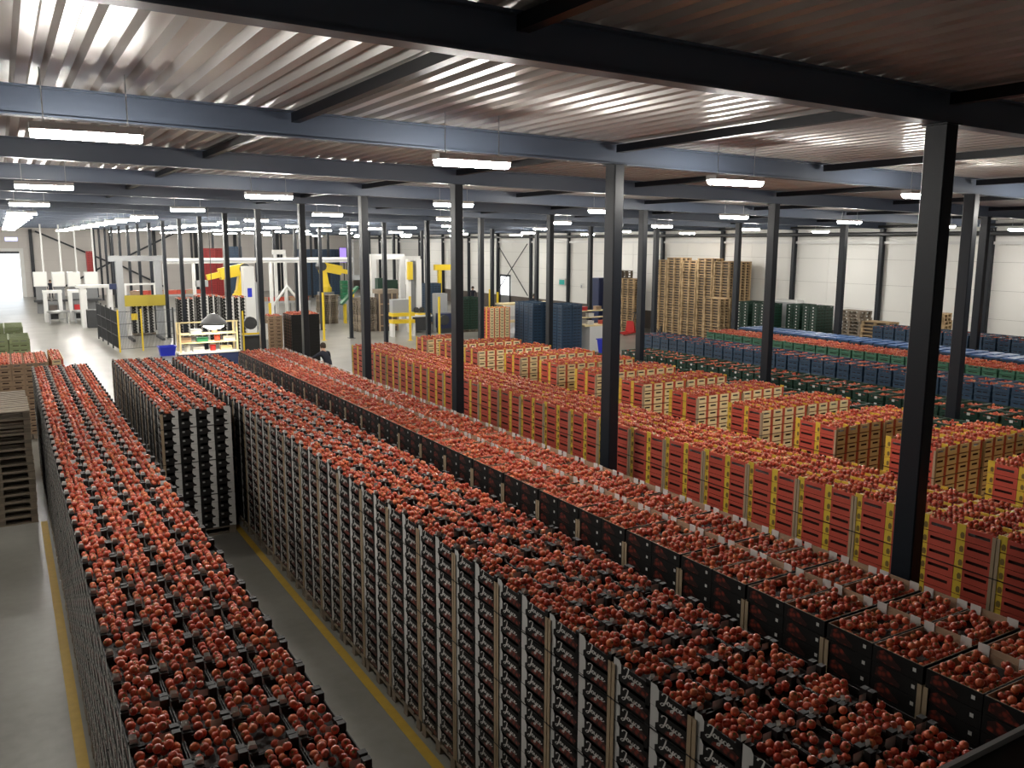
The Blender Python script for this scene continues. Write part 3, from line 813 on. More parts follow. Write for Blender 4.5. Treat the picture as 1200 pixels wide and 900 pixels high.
# tall new pallets along the white wall
R90 = math.pi / 2
for k in range(5):
    pallet_stack(33.08, 33.45 + 1.24 * k, (30, 31, 30, 31, 30)[k], R90, 'new wooden pallet in the tall stacks against the white wall', 'tall stacks of new pallets', skew=0.012)
pallet_stack(32.1, 33.05, 17, R90, 'new wooden pallet in the lower stack at the end of the tall ones', 'lower stack of new pallets', skew=0.012)
pallet_stack(32.6, 40.7, 22, R90, 'new wooden pallet in the narrow stack between navy cabinet and tall stacks', 'narrow pallet stack', skew=0.02)
pallet_stack(32.9, 42.2, 25, 0.2, 'dull brown pallet in the uneven stack beside the navy cabinet', 'uneven pallet stack', 'old', skew=0.03)
for q, (px, Yd, n, w) in enumerate(((1000, 24.1, 17, 'old'), (1030, 22.2, 15, 'new'), (1092, 20.6, 18, 'new'))):
    p = at_Y(px, 390, Yd)
    pallet_stack(p.x, p.y, n, R90 + 0.1 * q, ('dull wooden pallet in the stack beside the green crates at the white wall', 'pale wooden pallet in the stack behind the distant blue row', 'pale wooden pallet in the single pile against the white wall')[q], 'pallets by the wall %s' % 'abc'[q], w, skew=0.03)
for q, (fx, fy, n) in enumerate(((384, 379, 13), (428, 388, 14))):
    p = at_z(fx, fy, 0)
    pallet_stack(p.x, p.y, n, 0.1, ('brown wooden pallet in the stack under the second robot', 'brown wooden pallet in the stack beside the tall brown crate')[q], ('pallets under the robot', 'pallets by the brown crate')[q], 'old', skew=0.02)

# ------------------------------------------------------------------ corner posts and strapping
post_cache = {}
for (x, y, z0, z1, hand, mname, what) in POSTS:
    key = (round(z1 - z0, 3), hand, mname)
    if key not in post_cache:
        q = MB(); h = z1 - z0
        if hand == 2:
            q.box(-0.003, 0, 0, 0.045, 0, h, mname); q.box(-0.045, 0, -0.003, 0, 0, h, mname)
        else:
            ya, yb = (0.0, 0.032) if hand == 1 else (-0.032, 0.0)
            q.box(-0.003, 0, ya, yb, 0, h, mname); q.box(-0.003, 0.04, (-0.003 if hand == 1 else 0.0), (0.0 if hand == 1 else 0.003), 0, h, mname)
        post_cache[key] = q.mesh('corner_post')
    o = put(post_cache[key], 'corner_post', None, (x, y, z0))
    tag(o, {'tray load': 'upright brown cardboard corner post on a load of lettered trays', 'carton load': 'upright brown cardboard corner post on a load of picture cartons', 'red crate load': 'upright brown cardboard corner post on a load of red crates'}[what] if mname == 'kraft_post' else 'upright white cardboard corner post on the short block of trays', 'corner post', 'corner posts on each ' + what if mname == 'kraft_post' else None)
for (x0, x1, y0, y1, z) in STRAPS:
    q = MB(); t = 0.0015; h = 0.011; w, d = (x1 - x0) / 2, (y1 - y0) / 2
    q.box(-w, -w + t, -d, d, 0, h, 'strap'); q.box(w - t, w, -d, d, 0, h, 'strap'); q.box(-w, w, -d, -d + t, 0, h, 'strap'); q.box(-w, w, d - t, d, 0, h, 'strap')
    o = q.build('strapping_band', None, ((x0 + x1) / 2, (y0 + y1) / 2, z))
    tag(o, 'thin black strapping band round a load of %s' % ('lettered trays' if x0 < 5 else 'red crates'), 'strap', 'strapping on the %s' % ('tray loads' if x0 < 5 else 'red crate loads'))

# stacks of trays and crates about the machines
def floor_stack(kind, dims, fx, fy, nx, ny, layers, ltop, lside, group, where=None, z0=0.15, Y=None, second=0.5):
    p = at_z(fx, fy, 0) if Y is None else at_Y(fx, fy, Y)
    row(kind, dims, p.x - nx * dims[0] / 2, p.y, nx, ny, layers, z0, ltop, lside, group, where=where, second=second, vis_layers=layers)
    if z0 >= 0.14:
        for a in range(max(1, round(nx * dims[0] / 1.2))):
            for b in range(max(1, int(ny * dims[1] / 0.84 + 0.3))):
                narrow = nx * dims[0] < 0.8
                o = put(PALG_ME, 'load_pallet', None, (p.x if narrow else p.x - nx * dims[0] / 2 + 0.6 + 1.2 * a, p.y + (0.6 if narrow else 0.41) + 0.83 * b, 0), math.pi / 2 if narrow else 0.0)
                tag(o, 'grey wooden pallet under a load standing among the machines', 'pallet', 'pallets among the machines')
floor_stack(TRAY, (PX, PY, TP), 170, 393, 4, 2, 13, 'top tray of the black and white load inside the grey gantry', 'black and white tray in the load inside the grey gantry', 'trays in the gantry', 'tray')
floor_stack(TRAY, (PX, PY, TP), 277, 414, 4, 2, 16, 'top tray of the tall black and white load behind the lit shelf', 'black and white tray in the tall load behind the lit shelf', 'trays behind the shelf', 'tray')
floor_stack(TRAY, (PX, PY, TP), 247, 404, 4, 2, 15, 'top tray of the load between two columns behind the lit shelf', 'tray in the load between two columns behind the lit shelf', 'trays between columns', 'tray')
floor_stack(TRAY, (PX, PY, TP), 224, 397, 4, 2, 13, 'top tray of the dark load beside the grey gantry', 'tray in the dark load beside the grey gantry', 'dark trays by the gantry', 'tray')
floor_stack(CARTON, (QX, QY, KP), 360, 432, 2, 3, 17, 'top black carton of the load beside the white post', 'black carton in the load beside the white post', 'cartons by the white post', 'carton')
floor_stack(KRAFT, (SX, SY, RP), 325, 432, 2, 2, 14, 'top brown crate between white post and black carton load', 'brown crate between white post and black carton load', 'brown crates by the white post', 'red')
floor_stack(GREEN, (GX, GY, GP), 551, 389, 2, 2, 13, 'top crate of the dark green stack behind the red and yellow stack', 'dark green crate in the stack behind the red and yellow stack', 'green stack among machines')
floor_stack(RED, (SX, SY, RP), 586, 409, 4, 2, 13, 'top red crate of the lone stack with yellow ends', 'red crate with cream ends in the lone stack near the blue stacks', 'lone red stack')
floor_stack(BLUE, (GX, 0.43, GP), 636, 411, 2, 4, 15, 'top blue crate of the broad stack standing on the open floor', 'blue crate in the broad stack standing on the open floor', 'broad blue stack')
floor_stack(BLUE, (GX, 0.43, GP), 670, 414, 2, 3, 15, 'top blue crate of the stack beside the white bench', 'blue crate in the stack beside the white bench', 'blue stack by the bench')
floor_stack(BLUE, (GX, 0.43, GP), 508, 380, 2, 2, 17, 'top blue crate of the stack behind the pallet wrapper', 'blue crate in the stack behind the pallet wrapper', 'blue stack behind wrapper')
for q, (fx, Y, n) in enumerate(((885, 31.0, 15), (905, 29.6, 15), (945, 28.35, 15), (965, 27.2, 15))):
    floor_stack(GREEN, (GX, GY, GP), fx, 400, 2, 2, n, 'top crate of a dark green stack before the white wall', 'dark green crate in a stack before the white wall', 'green stacks at the white wall', None, Y=Y)
for q, (fx, Y, nx, n, K, nm) in enumerate(((250, 76.5, 3, 31, SCAR, 'scarlet'), (277, 76.5, 2, 32, BLUE, 'navy'), (108, 82, 1, 29, SCAR, 'scarlet'), (375, 82, 7, 30, BLUE, 'navy'))):
    floor_stack(K, (SX, SY, RP) if K is RED else (GX, 0.43, GP), fx, 330, nx, 2, n, '%s crate topping a towering stack near the end wall' % nm, '%s crate in a towering stack near the end wall' % nm, '%s towers at the end wall' % nm, None, Y=Y)

SCAR.finish('crate', 'stacked scarlet plastic crates')
TRAY.finish('tray', 'rows of stacked black cardboard tomato trays')
CARTON.finish('carton', 'stacked black picture cartons of tomatoes')
RED.finish('crate', 'stacked red crates of tomatoes')
KRAFT.finish('crate', 'stacked brown board crates of tomatoes')
BLUE.finish('crate', 'stacked dark blue plastic crates')
BLID.finish('crate', 'stacked blue crates under lids')
GREEN.finish('crate', 'stacked dark green plastic crates')
MINT.finish('tray', 'stacked light green trays of tomatoes')
OLIVE.finish('crate', 'stacked olive green crates')

# ------------------------------------------------------------------ tomatoes: 300 nearest as things, the rest as one mass
def tomato_mesh():
    body, cal = MB(), MB()
    n, prof = 10, [(0.0, -0.86), (0.45, -0.80), (0.84, -0.46), (1.0, 0.0), (0.86, 0.48), (0.50, 0.80), (0.16, 0.78)]
    body.lathe(prof[1:], 'tomato_skin', n)
    b = len(body.v); body.v.append((0, 0, -0.86)); body.v.append((0, 0, 0.70))
    for i in range(n):
        j = (i + 1) % n
        body.f.append((b, j, i)); body.m.append(0)
        k = 5 * n; body.f.append((b + 1, k + i, k + j)); body.m.append(0)
    c0 = len(cal.v); cal.v.append((0, 0, 0.86))
    for i in range(10):
        t = 2 * math.pi * i / 10; rr = 0.62 if i % 2 == 0 else 0.16
        cal.v.append((rr * math.cos(t), rr * math.sin(t), 0.86 if i % 2 == 0 else 0.90))
    for i in range(10): cal.f.append((c0, c0 + 1 + i, c0 + 1 + (i + 1) % 10)); cal.m.append(cal.mi('calyx'))
    cal.bar((0, 0, 0.84), (0.12, 0.05, 1.22), 0.06, 'calyx', 4)
    return body, cal
tb, tc_ = tomato_mesh()
TB_ME, TC_ME = tb.mesh('tomato', True), tc_.mesh('calyx')
allm = merge([tb, tc_]).mesh('tomato_kind', True)
def tw(t):
    q = project(t[:3])
    if not q or not (4 < q[0] < 1196 and 4 < q[1] < 896): return 0
    return 1.0 / q[2] ** 2
order = sorted(range(len(TOM)), key=lambda i: -tw(TOM[i]) if TOM[i][4] in ('tray', 'carton') else 0)
solo = set(order[:300])

for i in order[:300]:
    x, y, z, r, wh = TOM[i]
    o = put(TB_ME, 'tomato', None, (x, y, z)); o.scale = (r, r, r)
    o.rotation_euler = (random.uniform(-0.9, 0.9), random.uniform(-0.9, 0.9), random.uniform(0, 6.28))
    green = random.random() < 0.75
    lb = 'ripe tomato %s in %s' % ('with green stalk' if green else 'without stalk', 'a carton lined with brown board' if wh == 'carton' else 'a tray of the row beside the pallets' if x < 2 else 'a tray of the lettered row')
    tag(o, lb, 'tomato', lb)
    if green: put(TC_ME, 'calyx', o)
rest = [TOM[i] for i in range(len(TOM)) if i not in solo]
N = len(rest)
me = bpy.data.meshes.new('tomato_mass')
me.vertices.add(N)
arr = np.array([t[:4] for t in rest], dtype=np.float32)
me.vertices.foreach_set('co', arr[:, :3].ravel())
a = me.attributes.new('tomato_rotation', 'FLOAT_VECTOR', 'POINT')
rot = np.stack([rng.uniform(-1.1, 1.1, N), rng.uniform(-1.1, 1.1, N), rng.uniform(0, 6.28, N)], axis=1).astype(np.float32)
a.data.foreach_set('vector', rot.ravel())
a = me.attributes.new('tomato_size', 'FLOAT', 'POINT'); a.data.foreach_set('value', arr[:, 3].copy())
src = bpy.data.objects.new('tomato_source', allm)
ng = bpy.data.node_groups.new('scatter_tomatoes', 'GeometryNodeTree')
ng.interface.new_socket('Geometry', in_out='INPUT', socket_type='NodeSocketGeometry')
ng.interface.new_socket('Geometry', in_out='OUTPUT', socket_type='NodeSocketGeometry')
gi, go = ng.nodes.new('NodeGroupInput'), ng.nodes.new('NodeGroupOutput')
iop = ng.nodes.new('GeometryNodeInstanceOnPoints'); oi = ng.nodes.new('GeometryNodeObjectInfo'); oi.inputs['Object'].default_value = src
oi.inputs['As Instance'].default_value = False
na = ng.nodes.new('GeometryNodeInputNamedAttribute'); na.data_type = 'FLOAT_VECTOR'; na.inputs['Name'].default_value = 'tomato_rotation'
nb = ng.nodes.new('GeometryNodeInputNamedAttribute'); nb.data_type = 'FLOAT'; nb.inputs['Name'].default_value = 'tomato_size'
er = ng.nodes.new('FunctionNodeEulerToRotation')
ng.links.new(gi.outputs[0], iop.inputs['Points']); ng.links.new(oi.outputs['Geometry'], iop.inputs['Instance'])
ng.links.new(na.outputs['Attribute'], er.inputs[0]); ng.links.new(er.outputs[0], iop.inputs['Rotation'])
ng.links.new(nb.outputs['Attribute'], iop.inputs['Scale']); ng.links.new(iop.outputs['Instances'], go.inputs[0])
o = put(me, 'tomato_mass'); md = o.modifiers.new('scatter', 'NODES'); md.node_group = ng
tag(o, 'ripe red tomatoes heaped in the stacked trays and crates', 'tomato', None, 'stuff')

# ------------------------------------------------------------------ guard rail of the platform the camera stands on
r = empty('guard_rail', (0, 0.508, 3.6))
m = MB(); m.box(-3.0, 4.0, -0.05, -0.006, 0.12, 1.092, 'rail_face'); m.build('rail_panel', r)
m = MB(); m.box(-3.0, 4.0, -0.006, 0.0, 0.12, 1.10, 'rail_top'); m.build('rail_lip', r)
for x in (-2.5, -0.9, 0.7, 2.3, 3.9):
    m = MB(); m.box(x - 0.03, x + 0.03, -0.05, -0.01, 0.0, 0.12, 'rail_face'); m.build('rail_post', r)
tag(r, 'dark metal guard rail with a pale cap above the picture cartons', 'railing')
m = MB(); m.box(-4, 4.2, -6.9, 0.6, 3.45, 3.6, 'mid_grey'); tag(m.build('platform_floor'), 'grey platform deck behind the guard rail', 'platform', None, 'structure')

# ------------------------------------------------------------------ packing hall beyond the rows
def F(x, y): return at_z(x, y, 0.0)
def hz(x, y, Y): return at_Y(x, y, Y).z
def part(r, name, *boxes, mat_='grey_paint'):
    q = MB()
    for b_ in boxes: q.box(*b_[:6], b_[6] if len(b_) > 6 else mat_)
    return q.build(name, r)
def barpart(r, name, a, b_, rad, m, n=6, r2=None):
    q = MB(); q.bar(a, b_, rad, m, n, r2); return q.build(name, r)

# grey palletiser gantry with a mustard guard board
p = F(145, 396)
r = empty('palletizer_gantry', (p.x, p.y, 0))
W = F(188, 393).x - p.x
part(r, 'leg', (-0.17, 0.17, -0.2, 0.2, 0, 4.2)); part(r, 'leg', (W - 0.17, W + 0.17, -0.2, 0.2, 0, 4.2))
part(r, 'cross_beam', (-0.5, W + 0.45, -0.22, 0.22, 4.2, 4.5))
part(r, 'guard_board', (0.15, W + 0.3, -0.32, -0.24, 1.75, 2.35), mat_='mustard')
part(r, 'lifting_frame', (0.2, W - 0.2, -0.2, -0.12, 2.9, 3.0), (0.2, 0.28, -0.2, -0.12, 2.35, 2.9), (W - 0.28, W - 0.2, -0.2, -0.12, 2.35, 2.9), mat_='white_paint')
part(r, 'control_box', (-0.55, -0.2, -0.25, 0.0, 2.7, 3.0), mat_='navy')
for k in range(2): part(r, 'floor_rail', (0.25 + k * (W - 0.5) - 0.07, 0.25 + k * (W - 0.5) + 0.07, -2.4, -0.25, 0.0, 0.12), mat_='dark_grey')
part(r, 'warning_sign', (-0.02 + 0.45, 0.75, -0.34, -0.325, 1.0, 1.35), mat_='yellow_paint')
tag(r, 'grey steel gantry with a mustard board across its legs', 'gantry')
# mesh fence with yellow posts
pts = [F(116, 397), F(121, 400), F(127, 404), F(133, 408), F(141, 413), F(168, 411), F(205, 408)]
r = empty('safety_fence', (pts[4].x, pts[4].y, 0))
for i, q in enumerate(pts):
    a = q - pts[4]
    part(r, 'post', (a.x - 0.035, a.x + 0.035, a.y - 0.035, a.y + 0.035, 0, 2.05), mat_='yellow_paint' if i in (4, 5) else 'dark_grey')
for i in range(len(pts) - 1):
    a, b_ = pts[i] - pts[4], pts[i + 1] - pts[4]
    q = MB(); n = max(8, int((b_ - a).length / 0.055))
    for k in range(1, n):
        c = a.lerp(b_, k / n); q.bar((c.x, c.y, 0.15), (c.x, c.y, 1.95), 0.007, 'dark_grey', 3)
    for z in (0.15, 0.75, 1.35, 1.95): q.bar((a.x, a.y, z), (b_.x, b_.y, z), 0.012, 'dark_grey', 4)
    o = q.build('wire_mesh', r); o['kind'] = 'stuff'
tag(r, 'dark wire mesh safety fence with two yellow posts round the gantry', 'fence')

# lit packing shelf with a navy counter, a dome task lamp and clutter
Ys = 33.4
a, b_ = at_Y(211, 420, Ys), at_Y(281, 420, Ys)
W = b_.x - a.x
r = empty('packing_shelf', (a.x, Ys, 0))
zt = hz(245, 378, Ys); zb = hz(245, 412, Ys)
part(r, 'counter', (0, W, 0, 0.7, 0, zb - 0.06), mat_='navy')
part(r, 'counter_top', (-0.03, W + 0.03, -0.03, 0.73, zb - 0.06, zb), mat_='white_paint')
for x in (0.02, W - 0.08):
    for y in (0.02, 0.6): part(r, 'upright', (x, x + 0.06, y, y + 0.06, zb, zt), mat_='cream_board')
lv = [zb + (zt - zb) * t for t in (0.33, 0.62)]
for z in lv: part(r, 'shelf_board', (0.08, W - 0.08, 0.02, 0.66, z - 0.03, z), mat_='cream_board')
part(r, 'top_rail', (0, W, 0.02, 0.07, zt, zt + 0.05), mat_='cream_board')
tag(r, 'cream shelf rack on a navy counter under the dome lamp', 'shelf')
items = [(0.12, lv[0], 'box', 'kraft', 'brown cardboard box on the lowest shelf board'), (0.40, lv[0], 'box', 'jade', 'green box on the shelf rack under the lamp'), (0.66, lv[0], 'jar', 'red_board', 'red tub beside the green box on the shelf rack'), (0.86, lv[0], 'box', 'white_board', 'white box at the end of the shelf rack'),
         (0.15, zb, 'jar', 'white_board', 'white tub on the counter of the shelf rack'), (0.33, zb, 'box', 'white_board', 'low white carton on the navy counter'), (0.58, zb, 'jar', 'red_paint', 'red jar on the navy counter'), (0.8, zb, 'box', 'cream_board', 'cream carton on the navy counter'),
         (0.3, lv[1], 'box', 'grey_paint', 'flat grey case on the upper shelf board'), (0.62, lv[1], 'jar', 'kraft', 'brown tub on the upper shelf board')]
for fx, z, kind_, m_, lb in items:
    if kind_ == 'jar':
        q = MB(); q.lathe([(0.0, 0), (0.10, 0), (0.12, 0.20), (0.10, 0.22), (0.10, 0.24)], m_, 10); o = q.build('storage_tub', None, (a.x + fx * W, Ys + 0.3, z + 0.002))
        q = MB(); q.lathe([(0.0, 0.262), (0.105, 0.26), (0.105, 0.24)], 'white_board', 10); q.build('lid', o); tag(o, lb, 'tub')
    else:
        o = empty('storage_box', (a.x + fx * W, Ys + 0.3, z + 0.002)); part(o, 'box_body', (-0.2, 0.2, -0.15, 0.15, 0, 0.17), mat_=m_); part(o, 'box_flap', (-0.2, 0.2, -0.2, -0.15, 0.15, 0.16), mat_=m_); tag(o, lb, 'box')
c = at_Y(246, 379, Ys + 0.05)
r = empty('task_lamp', (c.x, Ys - 0.62, c.z - 0.0))
q = MB(); q.lathe([(0.05, 0.42), (0.18, 0.38), (0.42, 0.16), (0.50, 0.0), (0.48, 0.0), (0.40, 0.14)], 'mid_grey', 16); q.build('lamp_shade', r, smooth=True)
q = MB(); q.lathe([(0.0, -0.16), (0.2, -0.14), (0.36, -0.05), (0.40, 0.06)], 'task_glow', 14); q.build('bulb', r)
barpart(r, 'lamp_cord', (0, 0, 0.42), (0, 0, deck_z(c.x) - r.location.z), 0.012, 'dark_grey', 5)
tag(r, 'lit grey dome lamp hanging over the cream shelf rack', 'lamp')
p = F(203, 421)
r = empty('plastic_tub', (p.x, p.y + 1.6, 0))
q = MB(); q.box(-0.32, 0.32, -0.25, 0.25, 0, 0.02, 'bin_blue')
for s_, w_ in ((-1, 0), (1, 0)): pass
q.face([(-0.3, -0.23, 0), (0.3, -0.23, 0), (0.36, -0.29, 0.42), (-0.36, -0.29, 0.42)], 'bin_blue'); q.face([(0.3, 0.23, 0), (-0.3, 0.23, 0), (-0.36, 0.29, 0.42), (0.36, 0.29, 0.42)], 'bin_blue')
q.face([(-0.3, 0.23, 0), (-0.3, -0.23, 0), (-0.36, -0.29, 0.42), (-0.36, 0.29, 0.42)], 'bin_blue'); q.face([(0.3, -0.23, 0), (0.3, 0.23, 0), (0.36, 0.29, 0.42), (0.36, -0.29, 0.42)], 'bin_blue')
q.build('tub_body', r)
part(r, 'tub_rim', (-0.4, 0.4, -0.33, -0.28, 0.40, 0.44), (-0.4, 0.4, 0.28, 0.33, 0.40, 0.44), (-0.4, -0.35, -0.28, 0.28, 0.40, 0.44), (0.35, 0.4, -0.28, 0.28, 0.40, 0.44), mat_='bin_blue')
tag(r, 'bright blue plastic tub on the floor beside the shelf rack', 'tub')

# white tray-forming machines with round chutes
for q_, fx in enumerate((64, 93)):
    p = F(fx, 377 if q_ == 0 else 376)
    r = empty('tray_forming_machine', (p.x, p.y, 0), 0.0); r.scale = (0.76, 0.76, 0.76)
    part(r, 'pillar', (-0.72, -0.42, -0.3, 0.7, 0, 2.5), mat_='white_paint'); part(r, 'pillar', (0.42, 0.72, -0.3, 0.7, 0, 2.5), mat_='white_paint')
    part(r, 'head', (-0.75, 0.75, -0.32, 0.72, 2.5, 2.72), mat_='white_paint')
    part(r, 'magazine', (-0.4, 0.4, 0.1, 0.6, 1.0, 1.75), mat_='mid_grey')
    part(r, 'tray_blank', (-0.3, 0.3, -0.1, 0.1, 1.0, 1.45), mat_='dado' if q_ == 0 else 'red_paint')
    part(r, 'machine_bed', (-0.42, 0.42, -1.0, 0.1, 0.75, 1.0), mat_='grey_paint')
    part(r, 'drive_box', (-0.3, 0.3, -0.9, 0.0, 0.25, 0.75), mat_='dark_grey')
    q = MB(); n = 14; cz = 0.98
    q.v += [(0.25, -1.9, cz - 0.08)] + [(0.25 + 0.85 * math.cos(2 * math.pi * i / n), -1.9 + 0.85 * math.sin(2 * math.pi * i / n), cz) for i in range(n)]
    for i in range(n): q.f.append((0, 1 + i, 1 + (i + 1) % n)); q.m.append(q.mi('white_paint'))
    q.build('round_chute', r)
    q = MB(); q.lathe([(0.85, 0.98), (0.86, 1.06), (0.88, 1.06), (0.87, 0.94)], 'steel', 14, (0.25, -1.9, 0)); q.build('chute_rim', r)
    for lx, ly in ((-0.4, -2.2), (0.9, -2.2), (-0.4, -1.3), (0.9, -1.3)): barpart(r, 'leg', (lx, ly, 0), (lx, ly, 0.93), 0.035, 'grey_paint', 6)
    part(r, 'leg_brace', (-0.4, 0.9, -2.22, -2.18, 0.35, 0.40), mat_='grey_paint')
    tag(r, ('white tray-forming machine with a round chute beside the doorway aisle', 'white tray-forming machine with dark red blanks beside the fence')[q_], 'machine')
p = F(130, 388)
r = empty('tray_forming_machine', (p.x - 0.4, p.y + 3, 0))
part(r, 'pillar', (-0.9, -0.65, -0.3, 0.6, 0, 2.45), mat_='white_paint'); part(r, 'pillar', (0.65, 0.9, -0.3, 0.6, 0, 2.45), mat_='white_paint')
part(r, 'head', (-1.1, 1.0, -0.32, 0.62, 2.45, 2.62), mat_='white_paint'); part(r, 'machine_bed', (-0.6, 0.6, -0.4, 0.5, 0, 1.1), mat_='dark_grey')
tag(r, 'white portal machine standing behind the mesh fence', 'machine')
# white cabinets with vent pipes up to the roof
for q_, (x0, x1) in enumerate(((40, 56), (62, 77), (80, 95), (100, 116))):
    Yc = 72.0
    a, b_ = at_Y(x0, 336, Yc), at_Y(x1, 336, Yc)
    zt, zb = hz(x0, 319, Yc), hz(x0, 336, Yc)
    W = b_.x - a.x
    r = empty('vented_cabinet', (a.x, Yc, 0))
    part(r, 'cabinet_body', (0, W, 0, 0.8, zb, zt), mat_='white_paint')
    part(r, 'cabinet_door', (0.05, W - 0.05, -0.03, 0, zb + 0.06, zt - 0.05), mat_='panel_white')
    part(r, 'stand', (0.1, W - 0.1, 0.1, 0.7, 0.0, zb), mat_='mid_grey')
    part(r, 'base_belt', (-0.1, W + 0.1, -0.4, 0.08, 0.85, 1.0), mat_='dark_grey')
    barpart(r, 'vent_pipe', (W * 0.8, 0.4, zt), (W * 0.8, 0.4, deck_z(a.x)), 0.06, 'white_paint', 8)
    tag(r, ('white vented cabinet beside the bright doorway', 'white vented cabinet second from the bright doorway', 'white vented cabinet third from the bright doorway', 'white vented cabinet beside the red tower of crates')[q_], 'cabinet')

# conveyors with tomato crates
def conveyor(x0, x1, y, z, label, w=0.7, legs=4, m_='grey_paint'):
    r = empty('roller_conveyor', (x0, y, 0)); L = x1 - x0
    part(r, 'side_rail', (0, L, -w/2, -w/2 + 0.05, z - 0.14, z), mat_=m_); part(r, 'side_rail', (0, L, w/2 - 0.05, w/2, z - 0.14, z), mat_=m_)
    part(r, 'belt', (0.02, L - 0.02, -w/2 + 0.05, w/2 - 0.05, z - 0.06, z - 0.03), mat_='dark_grey')
    for k in range(legs):
        x = 0.1 + (L - 0.2) * k / (legs - 1)
        part(r, 'leg', (x - 0.04, x + 0.04, -w/2, w/2, 0, 0.06), (x - 0.04, x + 0.04, -w/2, -w/2 + 0.06, 0, z - 0.14), (x - 0.04, x + 0.04, w/2 - 0.06, w/2, 0, z - 0.14), mat_=m_)
    return tag(r, label, 'conveyor')
cv = [(150, 240, 62.0, 1.75, 'long conveyor of tomato crates behind the grey gantry', 8), (300, 362, 60.0, 1.2, 'low conveyor under the white tripod frame', 5), (196, 262, 57.0, 1.1, 'conveyor behind the tray loads between the columns', 5), (300, 352, 52.0, 0.85, 'low grey conveyor before the tripod frame', 4), (395, 432, 58.0, 1.5, 'conveyor with green bins beside the second robot', 3)]
for x0, x1, Y, z, lb, n in cv:
    a, b_ = at_Y(x0, 340, Y), at_Y(x1, 340, Y)
    conveyor(a.x, b_.x, Y, z, lb)
    if Y == 62.0 or Y == 60.0:
        for k in range(n):
            x = a.x + 0.4 + (b_.x - a.x - 0.8) * k / (n - 1)
            o = empty('picking_crate', (x, Y, z - 0.028))
            part(o, 'crate_body', (-0.28, 0.28, -0.2, 0.2, 0, 0.26), mat_='red_board' if k % 3 else 'kraft'); part(o, 'crate_rim', (-0.3, 0.3, -0.22, 0.22, 0.26, 0.29), mat_='red_board' if k % 3 else 'kraft')
            q = MB(); liner(q, 0.54, 0.38, 0.31, 'tomato_skin', 0.02, 3, k); q.build('crate_filling', o)
            tag(o, 'reddish crate riding on the conveyor %s' % ('behind the grey gantry' if Y == 62.0 else 'under the tripod frame'), 'crate', 'crates on the conveyor at %d' % Y)
# long white overhead rail on portal legs
Yr = 55.0
a, b_ = at_Y(192, 305, Yr), at_Y(412, 305, Yr)
zr = hz(300, 305, Yr)
r = empty('overhead_rail', (a.x, Yr, 0)); L = b_.x - a.x
part(r, 'rail_beam', (0, L, -0.14, 0.14, zr - 0.16, zr + 0.16), mat_='white_paint')
part(r, 'rail_track', (0, L, -0.2, -0.14, zr - 0.05, zr + 0.02), mat_='grey_paint')
for px in (194, 228, 318, 352, 410):
    x = at_Y(px, 340, Yr).x - a.x
    part(r, 'portal_leg', (x - 0.09, x + 0.09, -0.1, 0.1, 0, zr - 0.16), mat_='white_paint')
tag(r, 'long white overhead rail on portal legs across the packing area', 'rail')
# white tripod frame
Yt = 58.0
r = empty('tripod_frame', (at_Y(336, 340, Yt).x, Yt, 0)); z0 = hz(336, 335, Yt); z1 = hz(336, 298, Yt)
half = at_Y(351, 340, Yt).x - r.location.x
for px in (324, 335):
    x = at_Y(px, 340, Yt).x - r.location.x
    part(r, 'upright', (x - 0.09, x + 0.09, -0.1, 0.1, 0, z1), mat_='white_paint')
part(r, 'head_beam', (at_Y(321, 340, Yt).x - r.location.x, at_Y(336, 340, Yt).x - r.location.x, -0.12, 0.12, z1, z1 + 0.3), mat_='white_paint')
for sx in (-1, 1): barpart(r, 'brace', (0.0, -0.1, z0), (sx * half * 1.25, -0.1, 0.9), 0.09, 'white_paint', 6)
for sx in (-1, 1): barpart(r, 'brace_foot', (sx * half * 1.25, -0.1, 0.9), (sx * half * 1.25, -0.1, 0.0), 0.09, 'grey_paint', 6)
tag(r, 'white braced portal frame standing before the overhead rail', 'frame')

# yellow palletising robots
def robot(px, py, Y, label, flip=1):
    p = at_Y(px, py, Y)
    r = empty('palletizing_robot', (p.x, Y, 0)); zz = p.z
    part(r, 'pedestal', (-0.45, 0.45, -0.45, 0.45, 0, zz - 1.4), mat_='mid_grey')
    q = MB(); q.lathe([(0.42, zz - 1.4), (0.42, zz - 1.1), (0.34, zz - 1.05), (0.3, zz - 0.9), (0.0, zz - 0.9)], 'yellow_paint', 12); q.build('turntable', r)
    q = MB(); q.beam((0, 0, zz - 1.0), (0.25 * flip, 0, zz + 0.35), 0.42, 0.5, 'yellow_paint'); q.build('lower_arm', r)
    q = MB(); q.beam((0.35 * flip, 0, zz + 0.35), (-1.1 * flip, -0.1, zz + 0.05), 0.5, 0.62, 'yellow_paint'); q.build('upper_arm', r)
    q = MB(); q.beam((-1.0 * flip, -0.1, zz + 0.05), (-1.8 * flip, -0.15, zz - 0.12), 0.3, 0.3, 'yellow_paint'); q.build('wrist', r)
    q = MB(); q.bar((0.28 * flip, -0.32, zz + 0.35), (0.28 * flip, 0.32, zz + 0.35), 0.3, 'dark_grey', 12); q.build('elbow_motor', r)
    part(r, 'gripper', (-2.1 * flip - 0.3, -2.1 * flip + 0.3, -0.4, 0.15, zz - 0.62, zz - 0.28), mat_='grey_paint')
    tag(r, label, 'robot')
robot(280, 322, 50.5, 'yellow palletising robot arm beside the white column box')
robot(381, 318, 57.5, 'yellow palletising robot standing over the brown pallet stack', -1)
p = at_Y(291, 340, 49.0)
r = empty('control_tower', (p.x, 49.0, 0)); zt = hz(291, 312, 49.0)
